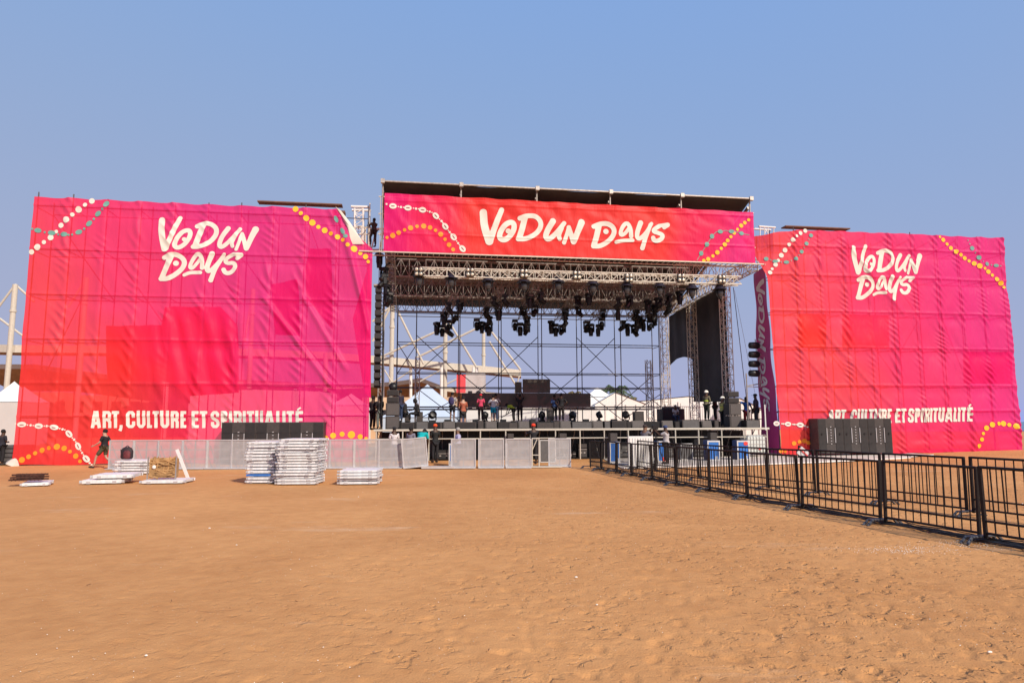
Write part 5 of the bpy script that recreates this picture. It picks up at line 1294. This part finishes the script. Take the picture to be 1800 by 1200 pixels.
person('tall man in dark navy clothes and cap beside the purple banner',pl(1330,1.6,PF),FA+.9,'stand','d',(.035,.03,.06),(.02,.025,.035),False,'cap',BLK,h=1.88)
person('person in black standing at the far left end of the platform',pl(667,1.2,PF),FA+.6,'front','d',BLK,(.12,.14,.13),False,'short')
person('person in black clothes partly behind, at the left banner edge of the platform',pl(655,1.8,PF),FA-.6,'front','d',BLK,BLK,False,'short')
person('man in dark shirt standing right behind the left speaker stack',pl(703,3.2,DK),FA+.8,'stand','d',(.03,.025,.05),NAVY,False,'short')
person('man in black with orange-red cap leaning on a box, left on deck',pl(711,4.0,DK-.1),FA+1.2,'sit','d',BLK,BLK,False,'cap2',(.70,.07,.03),h=1.9)
person('person in black hooded top sitting on a speaker at the left of the deck',pl(733,5.0,DK),math.pi/2+.2,'sit','d',BLK,BLK,False,'hood',h=1.72,long=True)
PY=30.6
def pit(x,Y): p=P(x,780,Y); return V(p.x,Y,0)
person('man in white t-shirt and dark cap in the pit behind the barricade',pit(693,PY),.4,'front','d',(.66,.60,.60),NAVY,False,'cap',BLK,h=1.66)
person('man in grey checked shirt in the pit beside the one in turquoise',pit(722,PY),-.5,'front','d',(.20,.18,.23),NAVY,False,'short',h=1.66)
person('person in bright turquoise shirt stooping behind the tipped barricade panel',pit(738,PY-.4),-.2,'bend','d',(.0,.36,.38),BLK,False,'short',h=1.95)
person('worker with an orange-red cap standing under the front beam',pit(765,32.4),.5,'front','d',(.015,.015,.015),BLK,False,'cap2',(.75,.08,.02),h=1.78)
person('grey-haired man in pale lilac shirt looking left behind the barricade',pit(805,30.4),math.pi/2+.3,'front','m',(.42,.40,.58),NAVY,False,'grey',h=1.62)
person('worker in black with red cap climbing onto the platform',pit(938,31.0),.3,'climb','d',BLK,BLK,False,'cap2',(.75,.05,.02),h=1.78)
person('cameraman in grey t-shirt reaching up to the camera, left of the pair',pit(1134,31.0),-.9,'reach','m',(.16,.15,.17),BLK,False,'cap',(.04,.03,.03),h=1.72)
person('cameraman in light grey t-shirt and blue cap operating the camera, right of the pair',pit(1171,30.6),1.0,'reach','d',(.42,.39,.39),BLK,False,'cap',(.03,.05,.13),h=1.68)
person('person in dark clothes standing at the far left edge beside the white tent',V(P(3,790,31.5).x,31.5,0),-.3,'front','d',(.02,.02,.03),BLK,False,'short',h=1.6)
wp=sz(657,430,1.1); person('rigger in dark clothes climbing on the white outrigger beside the header banner',wp-V(0,0,.1),.8,'climb','d',(.05,.03,.03),(.03,.02,.02),False,'short',h=1.5)
# camera on tripod
r=thing('video_camera','black video camera on a tripod between the two cameramen','camera',pit(1152,31.0))
MB().box((0,0,1.62),(.22,.40,.22),bev=.02).build('body',M['black'],r); MB().lathe([(.07,-.12),(.08,.12)],(0,.30,1.62),12,Matrix.Rotation(math.pi/2,3,'X')).build('lens',M['fixture'],r)
for a in range(3): MB().tube((0,0,1.48),(.45*math.cos(a*2.1+.5),.45*math.sin(a*2.1+.5),0),.02).build('tripod_leg',M['black'],r)
# dark case at far left + white bag
r=thing('flight_case','dark equipment case behind the left edge of the left banner','case',V(P(14,800,31.2).x,32.0,0))
MB().box((-.1,0,.45),(1.0,.8,.9),bev=.03).build('body',M['gcase'],r)
b=MB(); 
for k in range(4): b.box((-.1,-.41,.15+k*.2),(.95,.02,.03))
b.build('trim',M['black'],r)
r=thing('white_sack','crumpled white sack lying at the bottom left corner of the left banner','sack',G(13,819)+V(0,.3,0))
MB().lathe([(.22,0),(.34,.03),(.26,.14),(.16,.26),(.04,.34)],(0,0,0),6,Matrix.Rotation(.35,3,'Y'),1,.7).build('body',M['mat_w'],r)
# leaning board with triangle near right banner foot
r=thing('floodlight','small floodlight board tipped against the foot of the right banner','lamp',V(P(1411,797,34.5).x,34.5,0.05))
MB().box((0,0,.25),(.5,.12,.42),0,Matrix.Rotation(.7,3,'Y')).build('board',M['tentg'],r); MB().box((.02,-.08,.27),(.6,.04,.05),0,Matrix.Rotation(.75,3,'Y')).build('pink_rail',M['redp'],r); MB().tube((-.18,.05,0),(-.14,.05,.62),.06).build('stand',M['black'],r)
# ---------------------------------------------------------------- background: stadium
def stadium():
    D=92.
    masts=[(27,500,30),(152,488,12),(300,545,8),(445,508,12),(573,620,8),(690,533,14),(783,578,12),(850,584,11)]
    r=thing('stadium','white steel stadium with tall masts, cable stays and a brown-roofed stand far behind the stage','stadium',V(0,D,0)); oo=V(0,D,0)
    Yd=[84,86,88,90,92,94,97,100]
    tops=[]
    for (x,yt,wpx),Y in zip(masts,Yd):
        a=P(x,yt,Y); tops.append((a,Y)); rad=.31 if x<800 else .27
        m=MB().tube((a.x,Y-D,0),(a.x,Y-D,a.z),rad,12).build('mast',M['wpost'],r)
        MB().tube((a.x,Y-D,a.z-3.5),(a.x,Y-D,a.z-3.2),rad*1.25,12).build('collar',M['wpost'],m)
    def beam(pts,rad,name,m=M['wpost']):
        b=MB()
        for (xa,ya,Ya),(xb,yb,Yb) in zip(pts[:-1],pts[1:]): b.tube(P(xa,ya,Ya)-oo,P(xb,yb,Yb)-oo,rad,10)
        b.build(name,m,r)
    # ring beam with brown underside
    def ring(pts,hgt,dep,drop,name,m,mu):
        b=MB()
        for (xa,ya,Ya),(xb,yb,Yb) in zip(pts[:-1],pts[1:]):
            p=P(xa,ya,Ya)-oo;q=P(xb,yb,Yb)-oo; vs=[p,q,q-V(0,0,hgt),p-V(0,0,hgt),p+V(0,dep,0),q+V(0,dep,0),q+V(0,dep,-drop),p+V(0,dep,-drop)]
            b.cur=0; b.add(vs[:4],[(0,1,2,3)]); b.add([vs[0],vs[1],vs[5],vs[4]],[(3,2,1,0)]); b.cur=1; b.add([vs[3],vs[2],vs[6],vs[7]],[(0,1,2,3)])
        b.build(name,[m,mu],r)
    ring([(-60,604,86),(27,606,84),(152,607,86),(300,609,88),(445,613,90),(573,618,92),(690,628,94),(783,637,97),(850,643,99),(916,650,101)],.95,2.0,1.15,'ring_beam',M['wpost'],M['standr'])
    ring([(-60,640,90),(60,640,88),(200,660,92),(445,668,94),(600,676,96),(690,671,98),(740,664,99),(783,680,100),(830,686,102),(905,693,104)],.6,9,3.1,'stand_roof',M['wpost'],M['standr'])
    # cable stays
    st=[((27,500),(-40,590)),((27,500),(60,530)),((0,560),(40,590)),((690,533),(655,600)),((700,548),(745,640)),((690,536),(655,565)),((783,575),(668,628)),((788,563),(838,646)),((846,573),(733,628)),((858,575),(915,650)),((915,652),(905,690)),((152,488),(120,540)),((300,545),(340,600)),((445,508),(430,600)),((785,560),(783,590)),((860,600),(915,690)),((676,650),(700,690)),((724,650),(690,672)),((775,650),(735,672)),((825,655),(785,675))]
    for a,b in st: MB().tube(P(a[0],a[1],93)-oo,P(b[0],b[1],93)-oo,.15 if a[1]<640 else .10,8).build('stay',M['wpost'],r)
    for x in (673,722,776,832,838): MB().tube(P(x,645,96)-oo,P(x,705,96)-oo,.22,8).build('column',M['white'],r)
    # stand body
    b=MB(); 
    for x0,x1,y0,y1,Y in ((-80,120,690,742,104),(120,660,695,742,106),(655,745,701,742,106),(745,915,704,742,106)):
        p=P(x0,y1,Y)-oo;q=P(x1,y1,Y)-oo; z=P(x0,y0,Y).z; b.box(((p.x+q.x)/2,Y-D,z/2),(q.x-p.x,3,z))
    b.build('stand_wall',M['peach'],r)
    b=MB()
    for k in range(30):
        x=-60+k*33; Y=102; p=P(x,715,Y)-oo; b.box((p.x,Y-D,p.z),(1.3,.3,1.6))
    b.build('openings',M['winm'],r)
stadium()
# white building + far red banner
r=thing('far_building','pale building with dark windows behind the stage, right of the far red banner','building',V(P(835,740,84).x,84,0))
hh=P(835,654,84).z
MB().box((0,2,hh/2),(2.3,4,hh)).build('wall',M['wallp'],r)
for x in(-.6,.45):
    for z in (hh-2.8,hh-4.8): MB().box((x,-.03,z),(.5,.06,1.0)).build('window',M['winm'],r)
o=MB().box(P(810.5,674,80),(1.05,.15,2.15)).build('far_banner',M['bannerfar']); tag(o,'small red banner hanging on the scaffold of the far stand','banner')
# tents
def pyramid(label,cx,ytop,x0,x1,ybase,Y,m1,m2,wall=2.2):
    a=P(x0,ybase,Y);b=P(x1,ybase,Y); zt=P(cx,ytop,Y).z; w_=b.x-a.x; cxm=P(cx,ytop,Y).x; zb=a.z
    r=thing('marquee_tent',label,'tent',V((a.x+b.x)/2,Y+w_/2,0))
    n=8; vs=[];fs=[]; hw=w_/2; tx=cxm-(a.x+b.x)/2
    prof=[(1-(i/n),zb+(zt-zb)*((i/n)**1.18)) for i in range(n+1)]
    cor=[(-1,-1),(1,-1),(1,1),(-1,1)]
    for q,z in prof:
        for c in cor: vs.append((c[0]*hw*q+tx*(1-q),c[1]*hw*q,z))
    for i in range(n):
        for k in range(4):
            j=(k+1)%4; fs.append((i*4+k,i*4+j,i*4+4+j,i*4+4+k))
    MB().add(vs,fs).build('canopy',m1,r)
    MB().box((0,0,zb/2-.05),(w_*.98,w_*.98,zb)).build('walls',m2,r)
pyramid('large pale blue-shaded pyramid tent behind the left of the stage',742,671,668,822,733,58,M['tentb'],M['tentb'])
pyramid('white pointed tent whose tip shows left of the left banner',3,668,-28,34,706,60,M['tentw'],M['tentg'])
pyramid('white pointed tent tucked behind the left edge of the left banner',24,677,8,56,706,66,M['tentw'],M['tentg'])
pyramid('small white pointed tent behind the right of the stage beside the palms',1053,679,1028,1078,697,62,M['tentw'],M['tentw'])
for i,(cx,yt,x0,x1,yb) in enumerate(((500,680,440,560,705),(610,690,575,640,712),(380,690,330,430,708))):
    pyramid(['white pointed tent showing faintly through the left banner','small white pointed tent at the right behind the left banner','white pointed tent behind the slogan of the left banner'][i],cx,yt,x0,x1,yb,62,M['tentw'],M['tentw'])
def gable(label,x0,x1,xp,ytop,yeave,Y,dep,m):
    a=P(x0,yeave,Y);b=P(x1,yeave,Y); zt=P(xp,ytop,Y).z; r=thing('marquee_hall',label,'tent',V((a.x+b.x)/2,Y,0)); hw=(b.x-a.x)/2; px=P(xp,ytop,Y).x-(a.x+b.x)/2; z=a.z
    vs=[(-hw,0,0),(hw,0,0),(hw,0,z),(px,0,zt),(-hw,0,z),(-hw,dep,0),(hw,dep,0),(hw,dep,z),(px,dep,zt),(-hw,dep,z)]
    MB().add(vs,[(0,1,2,3,4)]).build('front_wall',m,r)
    MB().add(vs,[(5,9,8,7,6),(0,4,9,5),(1,6,7,2)]).build('side_walls',m,r)
    MB().add([V(*v)+V(0,-.1,.06) if 1 else v for v in vs],[(4,3,8,9),(3,2,7,8)]).build('roof',M['tentw'],r)
    b=MB()
    for k in range(1,5): b.box((-hw+2*hw*k/5,-.05,z/2),(.08,.06,z))
    b.build('seams',M['tentg'],r)
gable('white gabled marquee hall behind the right half of the stage',1046,1136,1082,690,711,60,25,M['tentw'])
gable('long low white marquee roofline behind the right side curtains',1120,1300,1210,697,706,64,20,M['tentw'])
gable('low white tent wall behind the video screen strip',820,1050,930,716,719,56,8,M['tentw'])
gable('white marquee behind the lamp mast at the right end of the stage',1285,1345,1300,700,722,60,20,M['tentw'])
gable('white container-like tent showing through the lower left banner',335,560,450,684,688,58,6,M['tentw'])
# peach low buildings between scaffold (left edge)
r=thing('peach_kiosk','peach coloured kiosk wall behind the left end of the platform','building',V(P(700,740,66).x,66,0))
hh=P(700,698,66).z; MB().box((1,1,hh/2),(9,2,hh)).build('wall',M['peach'],r)
b=MB(); 
for k in range(5): b.box((-3+k*1.7,-.03,hh*.62),(.7,.06,.9))
b.build('windows',M['winm'],r)
# ---------------------------------------------------------------- palms
def palm(label,x,ytop,Y,n=16,L=2.6,m='green'):
    p=P(x,ytop,Y); r=thing('palm_tree',label,'palm tree',V(p.x,Y,0),0,'palms beyond the tents'); b=MB(); zt=p.z-.6
    pts=[V(.5*math.sin(k/8*1.3),0,zt*k/8) for k in range(9)]; ox=pts[-1].x
    for k in range(8): b.tube(pts[k]-V(ox,0,0),pts[k+1]-V(ox,0,0),.22-.012*k,8,.22-.012*(k+1))
    b.build('trunk',M['trunk'],r,True)
    b=MB(); 
    for i in range(n):
        a=6.283*i/n+random.uniform(-.2,.2)+.4; el=random.uniform(-.1,1.1); LL=L*random.uniform(.8,1.1); prev=None; c=V(0,0,zt); spine=[]
        for k in range(9):
            u=k/8; spine.append(c+V(math.cos(a)*LL*u*math.cos(el*.6),math.sin(a)*LL*u*math.cos(el*.6),LL*(u*math.sin(el)-u*u*(.55+.35*random.random()))))
        for k in range(8):
            b.tube(spine[k],spine[k+1],.03,4)
            d=(spine[k+1]-spine[k]).normalized(); sdv=d.cross(V(0,0,1)).normalized()
            for s_ in(-1,1):
                for jj in range(4):
                    q=spine[k].lerp(spine[k+1],jj/4); lf=LL*.30*(1-abs(k/8-.4)*.8); tip=q+sdv*s_*lf*.75+d*lf*.5+V(0,0,-lf*random.uniform(.35,.8)); wv=d*.045
                    b.add([q-wv,q+wv,tip],[(0,1,2)])
    b.build('crown',M[m],r)
palm('tall green palm behind the small pointed tent',1082,674,70,15,1.9)
palm('browner palm right of the tall green palm',1100,692,74,12,1.5,'drygreen')
palm('green palm left of the small pointed tent tip',1062,678,78,12,1.5)
palm('dry wispy palm seen behind the video screen, right of the square block',1010,683,76,12,1.4,'drygreen')
palm('low sparse palm behind the short right tower',1129,704,74,10,1.3,'drygreen')
palm('palm crown seen just left of the far pale building',797,676,112,9,1.8)


for o in SC.objects:
    if o.parent is None and 'label' in o.keys() and len(o['label'].split())>16: print('LONG',o['label'])
